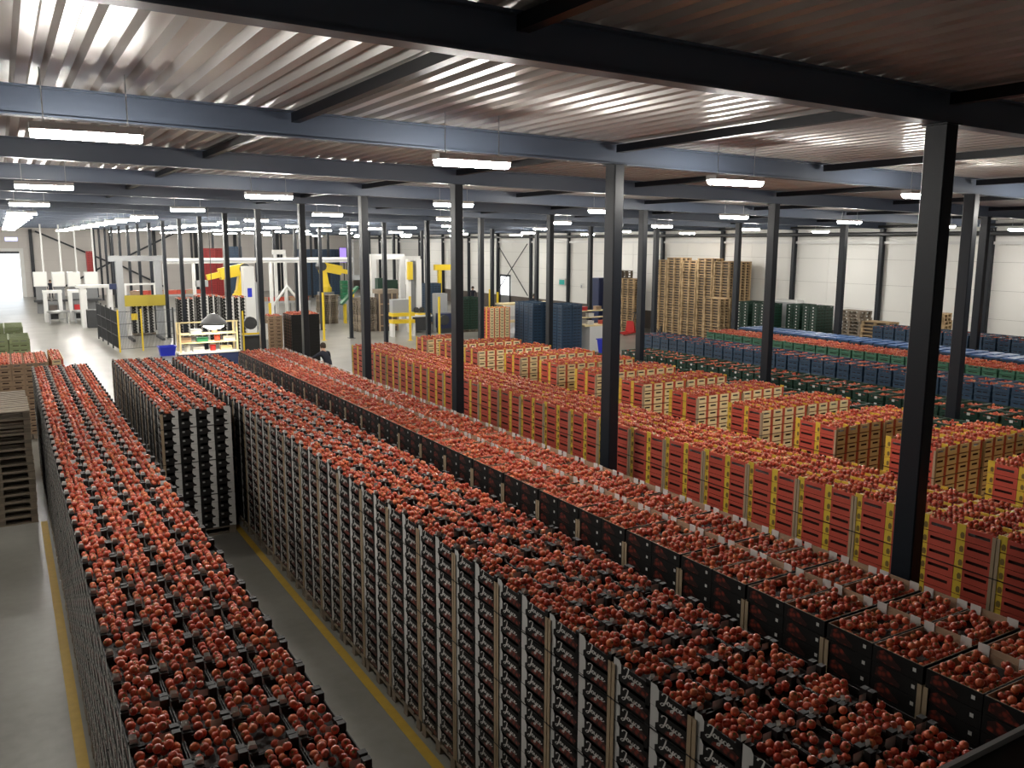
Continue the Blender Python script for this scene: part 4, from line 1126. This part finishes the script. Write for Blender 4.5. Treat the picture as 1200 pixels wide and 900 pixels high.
part(r, 'tower_body', (-0.3, 0.3, -0.3, 0.3, 0, zt), mat_='white_paint'); part(r, 'status_screen', (-0.12, 0.12, -0.32, -0.3, zt - 1.7, zt - 1.2), mat_='bin_blue'); part(r, 'cable_box', (0.3, 0.55, -0.2, 0.2, 0.6, zt - 0.9), mat_='grey_paint')
tag(r, 'tall white control tower next to the first yellow robot', 'tower')

# white post, person-height, before the carton load
p = F(313, 436)
r = empty('guard_post', (p.x - 0.05, p.y, 0)); part(r, 'post_body', (-0.13, 0.13, -0.1, 0.1, 0, 2.0), mat_='grey_paint'); part(r, 'post_light_panel', (-0.13, 0.13, -0.115, -0.1, 1.35, 2.0), mat_='white_paint')
barpart(r, 'aerial', (0.1, 0, 2.0), (0.1, 0, 2.35), 0.012, 'dark_grey', 4)
tag(r, 'square grey and white post beside the black carton load', 'post')
r = empty('junction_cabinet', (F(297, 424).x, F(297, 424).y, 0)); part(r, 'cabinet_body', (-0.4, 0.35, -0.2, 0.3, 0, 1.2), mat_='dark_grey'); part(r, 'guard_bar', (-0.5, 0.5, -0.3, -0.24, 1.25, 1.33), mat_='yellow_paint')
for x in (-0.47, 0.42): part(r, 'guard_post', (x, x + 0.06, -0.3, -0.24, 0, 2.3), mat_='yellow_paint')
q = MB(); q.bar((-0.1, -0.25, 1.75), (-0.1, 0.0, 1.75), 0.28, 'dark_grey', 14); q.build('film_roll', r)
tag(r, 'dark cabinet between yellow guard posts behind the picture cartons', 'cabinet')

# brown wrapped crate and green boxes
p = F(456, 388)
r = empty('wooden_crate_frame', (p.x, p.y, 0))
part(r, 'crate_lid', (-0.65, 0.65, 0, 0.9, 2.25, 2.5), mat_='grey_wood'); part(r, 'crate_core', (-0.55, 0.55, 0.06, 0.85, 0.0, 2.25), mat_='dado')
for x in (-0.6, -0.2, 0.2, 0.55): part(r, 'corner_batten', (x, x + 0.06, -0.02, 0.06, 0, 2.25), mat_='kraft_post')
for z in (0.3, 0.95, 1.6): part(r, 'cross_batten', (-0.6, 0.6, -0.035, -0.02, z, z + 0.08), mat_='kraft')
tag(r, 'tall brown crate with pale battens behind the columns', 'crate')
for q_, (x0, x1, y0, y1, Y, m_, lb) in enumerate(((443, 450, 326, 342, 50.5, 'green_plastic', 'dark green panel box above the brown crate'), (452, 466, 328, 356, 51.0, 'green_plastic', 'broad dark green box behind the white portal'))):
    a, b_ = at_Y(x0, y1, Y), at_Y(x1, y0, Y)
    r = empty('tall_green_box', (a.x, Y, 0)); part(r, 'box_body', (0, b_.x - a.x, 0, 0.5, 1.2, b_.z), mat_=m_); part(r, 'stand_leg', (0.05, 0.12, 0.1, 0.4, 0, 1.2), mat_='mid_grey'); part(r, 'stand_leg', (b_.x - a.x - 0.12, b_.x - a.x - 0.05, 0.1, 0.4, 0, 1.2), mat_='mid_grey')
    tag(r, lb, 'box')
r = empty('green_bin_column', (at_Y(405, 350, 56.6).x, 56.6, 0)); part(r, 'base_frame', (-0.35, 0.35, -0.3, 0.3, 0, 1.4), mat_='grey_paint')
for k in range(5): part(r, 'bin', (-0.3, 0.3, -0.25, 0.25, 1.4 + 0.26 * k, 1.63 + 0.26 * k), mat_='jade')
tag(r, 'column of green bins on a grey frame near the second robot', 'bins')
q = MB(); a = at_Y(403, 360, 54.0); b_ = at_Y(414, 345, 54.0); 
r = empty('inclined_feeder', (a.x, 54.0, 0)); zA, zB = a.z + 0.2, b_.z + 0.5
q.beam((-0.2, 0, zA), (b_.x - a.x + 0.3, 0, zB), 0.5, 0.14, 'mint_plastic'); q.build('feeder_belt', r)
for t in (0.1, 0.9): part(r, 'leg', ((b_.x - a.x) * t - 0.05, (b_.x - a.x) * t + 0.05, -0.2, 0.2, 0, zA + (zB - zA) * t - 0.1), mat_='yellow_paint')
tag(r, 'sloping pale green feeder on yellow legs', 'feeder')

# pallet wrappers: white masts with yellow carriages, yellow benches, guard posts
def wrapper(px, py, label, bench=True, hgt=4.3, w=0.55):
    p = F(px, py); r = empty('pallet_wrapper', (p.x, p.y, 0))
    part(r, 'mast', (-w/2, -w/2 + 0.16, 0.3, 0.7, 0, hgt), mat_='white_paint'); part(r, 'mast', (w/2 - 0.02, w/2 + 0.3, 0.3, 0.7, 0, hgt), mat_='white_paint')
    part(r, 'mast_recess', (-w/2 + 0.16, w/2 - 0.02, 0.45, 0.65, 0, hgt - 0.1), mat_='mid_grey')
    part(r, 'film_carriage', (-w/2 - 0.1, -w/2 + 0.2, 0.1, 0.3, hgt - 1.2, hgt - 0.15), mat_='yellow_paint')
    part(r, 'control_cabinet', (-0.45, 0.75, -0.6, 0.1, 0.12, 0.95), mat_='dark_grey'); part(r, 'cabinet_frame', (-0.5, 0.8, -0.65, 0.12, 0.95, 1.05), mat_='white_paint'); part(r, 'cabinet_frame', (-0.5, -0.45, -0.62, 0.1, 0.0, 0.95), mat_='white_paint')
    part(r, 'turn_plate', (0.0, 0.8, -0.5, 0.1, 1.05, 1.12), mat_='yellow_paint')
    for x in (0.15, 0.5): barpart(r, 'film_roll', (x, 0.1, 1.3), (x, 0.25, 1.3), 0.16, 'dark_grey', 10)
    tag(r, label, 'machine')
wrapper(487, 389, 'white twin-mast pallet wrapper with a yellow carriage')
p = F(470, 394); r = empty('yellow_bench', (p.x, p.y, 0))
for z in (0.75, 1.15): part(r, 'bench_rail', (-0.6, 0.75, -0.3, 0.3, z, z + 0.2), mat_='yellow_paint')
for x in (-0.6, 0.65): part(r, 'bench_leg', (x, x + 0.14, -0.25, 0.25, 0, 0.75), mat_='white_paint')
part(r, 'motor_case', (-0.55, 0.45, -0.2, 0.3, 1.35, 2.1), mat_='grey_paint')
tag(r, 'yellow roller bench under a grey motor case beside the wrapper', 'machine')
for q_, (px, py, h_) in enumerate(((481, 399, 2.4), (515, 396, 2.3), (565, 386, 2.3), (574, 384, 2.4), (583, 383, 2.2), (319, 423, 2.6), (380, 399, 2.6))):
    p = F(px, py); r = empty('guard_pole', (p.x, p.y, 0)); part(r, 'pole', (-0.05, 0.05, -0.05, 0.05, 0.02, h_), mat_='yellow_paint'); part(r, 'foot_plate', (-0.12, 0.12, -0.12, 0.12, 0, 0.02), mat_='yellow_paint')
    tag(r, ('yellow guard pole beside the yellow bench', 'yellow guard pole beside the dark motor unit', 'yellow guard pole next to the dark green stack', 'taller yellow guard pole among those by the green stack', 'yellow guard pole nearest the red and yellow stack', 'yellow guard pole behind the white post', 'yellow guard pole on the open floor near the bending worker')[q_], 'pole')
p = F(521, 390); r = empty('motor_unit', (p.x, p.y, 0)); part(r, 'motor_body', (-0.38, 0.5, -0.3, 0.4, 0.3, 1.15), mat_='navy'); part(r, 'motor_case', (-0.35, 0.4, 0.4, 0.9, 0, 2.3), mat_='grey_paint'); part(r, 'stand', (-0.35, 0.45, -0.25, 0.35, 0, 0.3), mat_='dark_grey')
q = MB(); q.bar((-0.2, -0.45, 0.8), (-0.2, -0.3, 0.8), 0.3, 'dark_grey', 12); q.build('fan_housing', r); tag(r, 'dark blue motor unit with a grey case behind it', 'machine')
# white portals
for q_, (x0, x1, yt, Y) in enumerate(((436, 475, 304, 54.0), (470, 497, 306, 56.5))):
    a, b_ = at_Y(x0, 340, Y), at_Y(x1, 340, Y); z = hz((x0 + x1) / 2, yt, Y); W = b_.x - a.x
    r = empty('white_portal', (a.x, Y, 0)); part(r, 'portal_leg', (0, 0.35, 0, 0.35, 0, z), mat_='white_paint'); part(r, 'portal_leg', (W - 0.35, W, 0, 0.35, 0, z), mat_='white_paint'); part(r, 'portal_beam', (0, W, 0, 0.35, z, z + 0.35), mat_='white_paint')
    tag(r, ('white portal frame rising behind the tall brown crate', 'white portal frame behind the twin-mast wrapper')[q_], 'frame')
a = at_Y(515, 320, 55.0)
r = empty('swing_arm', (a.x, 55.0, 0)); part(r, 'arm_post', (-0.12, 0.12, -0.12, 0.12, 0, a.z + 0.2), mat_='yellow_paint'); part(r, 'arm_boom', (-0.4, 1.3, -0.15, 0.15, a.z + 0.2, a.z + 0.6), mat_='yellow_paint'); tag(r, 'yellow swing arm on a post behind the wrapper', 'crane')
# long bench with pale top along the white wall and pale cartons
a, b_ = at_Y(590, 372, 44.5), at_Y(622, 372, 44.5)
r = empty('packing_bench', (a.x, 44.5, 0)); W = b_.x - a.x + 1.6
part(r, 'bench_top', (0, W, 0, 1.0, 1.55, 1.65), mat_='cream_board'); part(r, 'bench_front', (0, W, -0.02, 0, 0.9, 1.55), mat_='panel_white'); part(r, 'lower_board', (0, W, 0.0, 0.9, 0.5, 0.58), mat_='cream_board')
for x in (0.0, W / 2, W - 0.1): part(r, 'bench_leg', (x, x + 0.1, 0.02, 0.9, 0, 1.55), mat_='mid_grey')
tag(r, 'long pale packing bench before the white wall', 'bench')
p = F(607, 404); r = empty('film_roll_stand', (p.x, p.y, 0)); q = MB(); q.bar((0, -0.3, 0.5), (0, 0.3, 0.5), 0.42, 'grey_paint', 14); q.build('film_roll', r); part(r, 'stand_base', (-0.5, 0.5, -0.35, 0.35, 0, 0.06), mat_='yellow_paint')
for y in (-0.34, 0.31): part(r, 'stand_arm', (-0.04, 0.04, y, y + 0.03, 0.06, 0.55), mat_='yellow_paint')
tag(r, 'roll of grey film on a yellow stand between red and blue stacks', 'roll')
# white bench with shelves, bin and clutter beside the blue stack
p = F(684, 413); q_ = F(699, 411)
r = empty('tool_bench', (p.x + 0.35, p.y, 0)); part(r, 'bench_cabinet', (0, 1.0, 0, 0.7, 0, 1.25), mat_='white_paint'); part(r, 'bench_board', (-0.3, 1.5, 0.0, 0.8, 1.25, 1.32), mat_='cream_board')
for x in (-0.28, 1.44): part(r, 'upright', (x, x + 0.05, 0.7, 0.75, 1.32, 2.1), mat_='white_paint')
part(r, 'shelf_board', (-0.3, 1.5, 0.5, 0.8, 1.62, 1.66), mat_='cream_board'); part(r, 'shelf_board', (-0.3, 1.5, 0.5, 0.8, 1.95, 1.99), mat_='cream_board')
tag(r, 'white cabinet bench with pale shelves beside the blue stack', 'bench')
for k, (dx, z, m_, lb) in enumerate(((0.05, 1.99, 'red_paint', 'red tool case on the upper shelf of the white bench'), (0.45, 1.66, 'white_board', 'white box on the lower shelf of the white bench'), (0.9, 1.99, 'kraft', 'brown box on the upper shelf of the white bench'), (0.95, 1.32, 'red_board', 'red box on the top of the white bench'), (0.2, 1.32, 'white_board', 'white carton on the top of the white bench'))):
    o = empty('storage_box', (p.x + 0.35 + dx, p.y + (0.65 if z > 1.4 else 0.3), z + 0.002)); part(o, 'box_body', (-0.16, 0.16, -0.12, 0.12, 0, 0.16), mat_=m_); part(o, 'box_lid', (-0.17, 0.17, -0.13, 0.13, 0.16, 0.19), mat_=m_); tag(o, lb, 'box')
p = F(697, 416); r = empty('waste_bin', (p.x + 0.1, p.y - 0.75, 0)); q = MB(); z = 0.85
for pts in ([(-0.24, -0.22, 0.03), (0.24, -0.22, 0.03), (0.33, -0.3, z), (-0.33, -0.3, z)], [(0.24, -0.22, 0.03), (0.24, 0.22, 0.03), (0.33, 0.3, z), (0.33, -0.3, z)], [(0.24, 0.22, 0.03), (-0.24, 0.22, 0.03), (-0.33, 0.3, z), (0.33, 0.3, z)], [(-0.24, 0.22, 0.03), (-0.24, -0.22, 0.03), (-0.33, -0.3, z), (-0.33, 0.3, z)], [(-0.24, -0.22, 0.03), (-0.24, 0.22, 0.03), (0.24, 0.22, 0.03), (0.24, -0.22, 0.03)]): q.face(pts, 'bin_blue')
q.build('bin_body', r); part(r, 'bin_rim', (-0.36, 0.36, -0.33, -0.29, z - 0.05, z), (-0.36, 0.36, 0.29, 0.33, z - 0.05, z), (-0.36, -0.32, -0.29, 0.29, z - 0.05, z), (0.32, 0.36, -0.29, 0.29, z - 0.05, z), mat_='bin_blue')
for x in (-0.2, 0.2): part(r, 'bin_foot', (x - 0.03, x + 0.03, -0.18, 0.18, 0, 0.03), mat_='dark_grey')
tag(r, 'open bright blue waste bin beside the white bench', 'bin')
# navy cabinet, pallet trucks
a = F(703, 384); r = empty('navy_cabinet', (a.x, a.y + 0.2, 0)); W = at_Y(729, 384, a.y).x - a.x
part(r, 'cabinet_body', (0, W, 0, 0.9, 0.05, 3.1), mat_='navy'); dr = part(r, 'cabinet_door', (0.04, W / 2 - 0.02, -0.03, 0, 0.12, 3.0), mat_='navy'); part(r, 'cabinet_door', (W / 2 + 0.02, W - 0.04, -0.03, 0, 0.12, 3.0), mat_='navy'); part(r, 'plinth', (0.05, W - 0.05, 0.05, 0.85, 0, 0.05), mat_='dark_grey'); part(dr, 'handle', (W / 2 - 0.08, W / 2 - 0.05, -0.06, -0.03, 1.4, 1.7), mat_='steel')
tag(r, 'tall navy cabinet beside the uneven pallet stack', 'cabinet')
def pallet_truck(px, py, m_, label, rz=0.4):
    p = F(px, py); r = empty('pallet_truck', (p.x, p.y, 0), rz)
    for y in (-0.22, 0.22): part(r, 'fork', (-1.2, 0, y - 0.08, y + 0.08, 0.06, 0.13), mat_=m_)
    q = MB(); q.face([(0, -0.3, 0.06), (0, 0.3, 0.06), (0, 0.22, 0.75), (0, -0.22, 0.75)], m_); q.face([(0.3, -0.25, 0.06), (0.3, 0.25, 0.06), (0, 0.3, 0.06), (0, -0.3, 0.06)], m_)
    q.face([(0.3, -0.25, 0.06), (0, -0.3, 0.06), (0, -0.22, 0.75)], m_); q.face([(0.3, 0.25, 0.06), (0, 0.22, 0.75), (0, 0.3, 0.06)], m_); q.face([(0.3, -0.25, 0.06), (0, -0.22, 0.75), (0, 0.22, 0.75), (0.3, 0.25, 0.06)], m_); q.build('pump_hood', r)
    barpart(r, 'tow_bar', (0.15, 0, 0.3), (0.62, 0, 1.2), 0.025, 'dark_grey', 6); barpart(r, 'grip', (0.62, -0.18, 1.2), (0.62, 0.18, 1.2), 0.025, 'dark_grey', 6)
    for x, y in ((0.12, -0.08), (0.12, 0.08), (-1.1, -0.22), (-1.1, 0.22)): barpart(r, 'wheel', (x, y - 0.03, 0.055), (x, y + 0.03, 0.055), 0.055, 'dark_grey', 10)
    tag(r, label, 'pallet truck')
pallet_truck(738, 391, 'red_paint', 'red hand pallet truck standing before the narrow pallet stack')
pallet_truck(775, 397, 'dark_grey', 'dark hand pallet truck parked before the tall pallet stacks', 2.2)
# wall fittings
Xw = XR - 0.08
def wall_item(name, x, y, sx, sz, m_, label, cat, deep=0.04):
    r_ = ray(x, y); p = EYE + r_ * (Xw / r_.x)
    o = empty(name, (Xw, p.y, p.z)); part(o, 'plate', (-deep, 0.02, -sx/2, sx/2, -sz/2, sz/2), mat_='white_paint'); part(o, 'face', (-deep - 0.01, -deep, -sx/2 + 0.05, sx/2 - 0.05, -sz/2 + 0.04, sz/2 - 0.12), mat_=m_)
    return tag(o, label, cat)
wall_item('wall_sign', 659, 330, 0.75, 0.5, 'teal_sign', 'white sign with a teal field on the white wall', 'sign')
wall_item('wall_switch_box', 682, 335, 0.25, 0.35, 'grey_paint', 'small grey switch box on the white wall', 'box')
wall_item('wall_heater_box', 927, 367, 1.5, 1.4, 'grey_paint', 'pale grey box mounted on the wall above the green crates', 'box', 0.5)
# lit doorway window in the white wall
r_ = ray(592, 338); p = EYE + r_ * ((XR - 0.1) / r_.x)
r = struct(empty('window_1', (XR - 0.09, p.y, 0)))
part(r, 'window_frame', (-0.05, 0.03, -0.8, 0.8, p.z + 0.95, p.z + 1.1), (-0.05, 0.03, -0.8, -0.7, 0.0, p.z + 0.95), (-0.05, 0.03, 0.7, 0.8, 0.0, p.z + 0.95), mat_='steel_paint'); 
part(r, 'lit_pane', (-0.02, 0.0, -0.7, 0.7, 1.15, p.z + 0.95), mat_='daylight_pane_glow')
part(r, 'door_leaf', (-0.02, 0.0, -0.7, 0.7, 0.0, 1.15), mat_='mid_grey')
# exit sign over the doorway, purple screen
c = at_Y(13, 279, YF - 0.2)
r = empty('exit_sign', (c.x, YF - 0.1, c.z)); part(r, 'sign_box', (-0.55, 0.55, 0, 0.1, -0.3, 0.1), mat_='white_paint'); part(r, 'sign_face', (-0.5, 0.5, -0.02, 0, -0.26, 0.06), mat_='sign_glow'); tag(r, 'lit exit sign above the bright doorway', 'sign')
c = at_Y(403, 299, 80.5)
r = empty('display_screen', (c.x, 80.5, c.z)); part(r, 'screen_case', (-0.45, 0.45, 0, 0.1, -0.75, 0.75), mat_='dark_grey'); part(r, 'screen_face', (-0.42, 0.42, -0.02, 0, -0.7, 0.7), mat_='screen_glow'); part(r, 'screen_post', (-0.05, 0.05, 0.02, 0.08, -c.z, -0.75), mat_='dark_grey'); tag(r, 'tall purple screen on a post near the corner of the walls', 'screen')

# ------------------------------------------------------------------ people
def person(loc, rz, pose, label, trousers='trousers', top='jacket'):
    J = {'pelvis': (0, 0, 0.96, .15, .11), 'belly': (0, 0.02, 1.10, .145, .105), 'chest': (0, 0.03, 1.32, .165, .12), 'neck': (0, 0.03, 1.50, .06, .06),
         'skull': (0, 0.05, 1.60, .075, .09), 'crown': (0, 0.05, 1.70, .07, .085), 'nose': (0, 0.155, 1.62, .014, .014), 'chin': (0, 0.11, 1.545, .035, .035)}
    E_ = [('pelvis', 'belly', 't'), ('belly', 'chest', 't'), ('chest', 'neck', 's'), ('neck', 'skull', 's'), ('skull', 'crown', 's'), ('skull', 'nose', 's'), ('skull', 'chin', 's')]
    for s_, n in ((-1, 'l'), (1, 'r')):
        J['hip' + n] = (0.10 * s_, 0, 0.90, .095, .095); J['knee' + n] = (0.115 * s_, 0.02, 0.50, .062, .062); J['ankle' + n] = (0.12 * s_, -0.03, 0.09, .042, .045); J['toe' + n] = (0.14 * s_, 0.15, 0.04, .035, .04)
        J['shoulder' + n] = (0.20 * s_, 0.02, 1.42, .07, .07); J['elbow' + n] = (0.27 * s_, -0.01, 1.13, .048, .048); J['wrist' + n] = (0.27 * s_, 0.12, 0.90, .032, .032); J['palm' + n] = (0.27 * s_, 0.16, 0.83, .036, .022)
        E_ += [('pelvis', 'hip' + n, 'p'), ('hip' + n, 'knee' + n, 'p'), ('knee' + n, 'ankle' + n, 'p'), ('ankle' + n, 'toe' + n, 'b'), ('chest', 'shoulder' + n, 't'), ('shoulder' + n, 'elbow' + n, 't'), ('elbow' + n, 'wrist' + n, 't'), ('wrist' + n, 'palm' + n, 's')]
    for k, v in pose.items(): J[k] = (*v, *J[k][3:])
    for n in 'lr':
        w, p = Vector(J['wrist' + n][:3]), Vector(J['palm' + n][:3]); d = (p - w).normalized(); u = d.cross(Vector((0, 0, 1))); u = u.normalized() if u.length > 0.1 else Vector((1, 0, 0))
        v = u.cross(d)
        for k, (o_, L) in enumerate(((-0.03, 0.07), (-0.011, 0.085), (0.010, 0.08), (0.029, 0.06))):
            J['finger%d%s' % (k, n)] = (*(p + u * o_ + d * (0.02 + L) - v * 0.02), .009, .009); E_.append(('palm' + n, 'finger%d%s' % (k, n), 's'))
        J['thumb' + n] = (*(w + d * 0.05 + u * -0.055 - v * 0.01), .010, .010); E_.append(('wrist' + n, 'thumb' + n, 's'))
    names = list(J); me = bpy.data.meshes.new('person')
    me.from_pydata([J[k][:3] for k in names], [(names.index(a), names.index(b_)) for a, b_, _ in E_], [])
    o = bpy.data.objects.new('person', me); COL.objects.link(o)
    o.modifiers.new('skin', 'SKIN'); sub = o.modifiers.new('sub', 'SUBSURF'); sub.levels = sub.render_levels = 1
    for i, k in enumerate(names):
        sv = me.skin_vertices[0].data[i]; sv.radius = J[k][3:]; sv.use_root = (k == 'pelvis')
    bpy.context.view_layer.update()
    ev = o.evaluated_get(bpy.context.evaluated_depsgraph_get())
    nm = bpy.data.meshes.new_from_object(ev)
    o.modifiers.clear(); o.data = nm
    nm.materials.clear()
    for m_ in ('skin', top, trousers, 'dark_grey'): nm.materials.append(MATS[m_])
    segs = [(Vector(J[a][:3]), Vector(J[b_][:3]), {'s': 0, 't': 1, 'p': 2, 'b': 3}[t]) for a, b_, t in E_]
    for f in nm.polygons:
        c = f.center; best = (9, 0)
        for a, b_, t in segs:
            ab = b_ - a; k = max(0, min(1, (c - a).dot(ab) / ab.length_squared)); dd = (a + ab * k - c).length
            if dd < best[0]: best = (dd, t)
        mi = best[1]
        if mi == 0 and c.z < J['neck'][2] - 0.01 and abs(c.x) < 0.2 and (c - Vector(J['chest'][:3])).length < 0.22: mi = 1
        f.material_index = mi; f.use_smooth = True
    h = MB(); cx, cy, cz = J['crown'][:3]; n = 10
    h.lathe([(0.100, -0.10), (0.108, -0.03), (0.100, 0.04), (0.065, 0.09), (0.0, 0.108)], 'hair', n, (cx, cy - 0.022, cz - 0.01))
    h.build('hair', o, smooth=True)
    for s_ in (-1, 1):
        q = MB(); q.lathe([(0.0, -0.03), (0.016, -0.02), (0.02, 0.01), (0.012, 0.03), (0.0, 0.033)], 'skin', 6, (cx + s_ * 0.092, cy - 0.005, cz - 0.085)); q.build('ear', o, smooth=True)
    o.location = loc; o.rotation_euler = (0, 0, rz)
    tag(o, label, 'person')
    return o
hp = at_z(384, 404, 1.66)
person((hp.x, hp.y, 0), 0.35, {'chest': (-0.05, 0.16, 1.28), 'neck': (-0.02, 0.24, 1.44), 'skull': (0.0, 0.29, 1.53), 'crown': (0.01, 0.30, 1.63), 'nose': (0.0, 0.40, 1.53), 'chin': (0.0, 0.34, 1.475),
       'shoulderl': (-0.24, 0.14, 1.36), 'elbowl': (-0.46, 0.30, 1.20), 'wristl': (-0.62, 0.48, 1.12), 'palml': (-0.68, 0.54, 1.10), 'shoulderr': (0.15, 0.16, 1.38), 'elbowr': (0.24, 0.20, 1.10), 'wristr': (0.12, 0.42, 1.02), 'palmr': (0.08, 0.48, 1.01)},
       'person in a dark sweater bending forward beside the picture cartons')
hp = at_z(626, 346, 1.68)
person((hp.x, hp.y, 0), 2.4, {}, 'person in dark clothes standing behind the broad blue stack')
hp = at_z(554, 337, 1.68)
person((hp.x, hp.y, 0), 2.6, {}, 'person in dark clothes standing near the wall behind the green stack')
hp = at_z(58.5, 329, 1.68)
person((hp.x, hp.y, 0), 3.3, {}, 'person in dark clothes standing between two white vented cabinets')
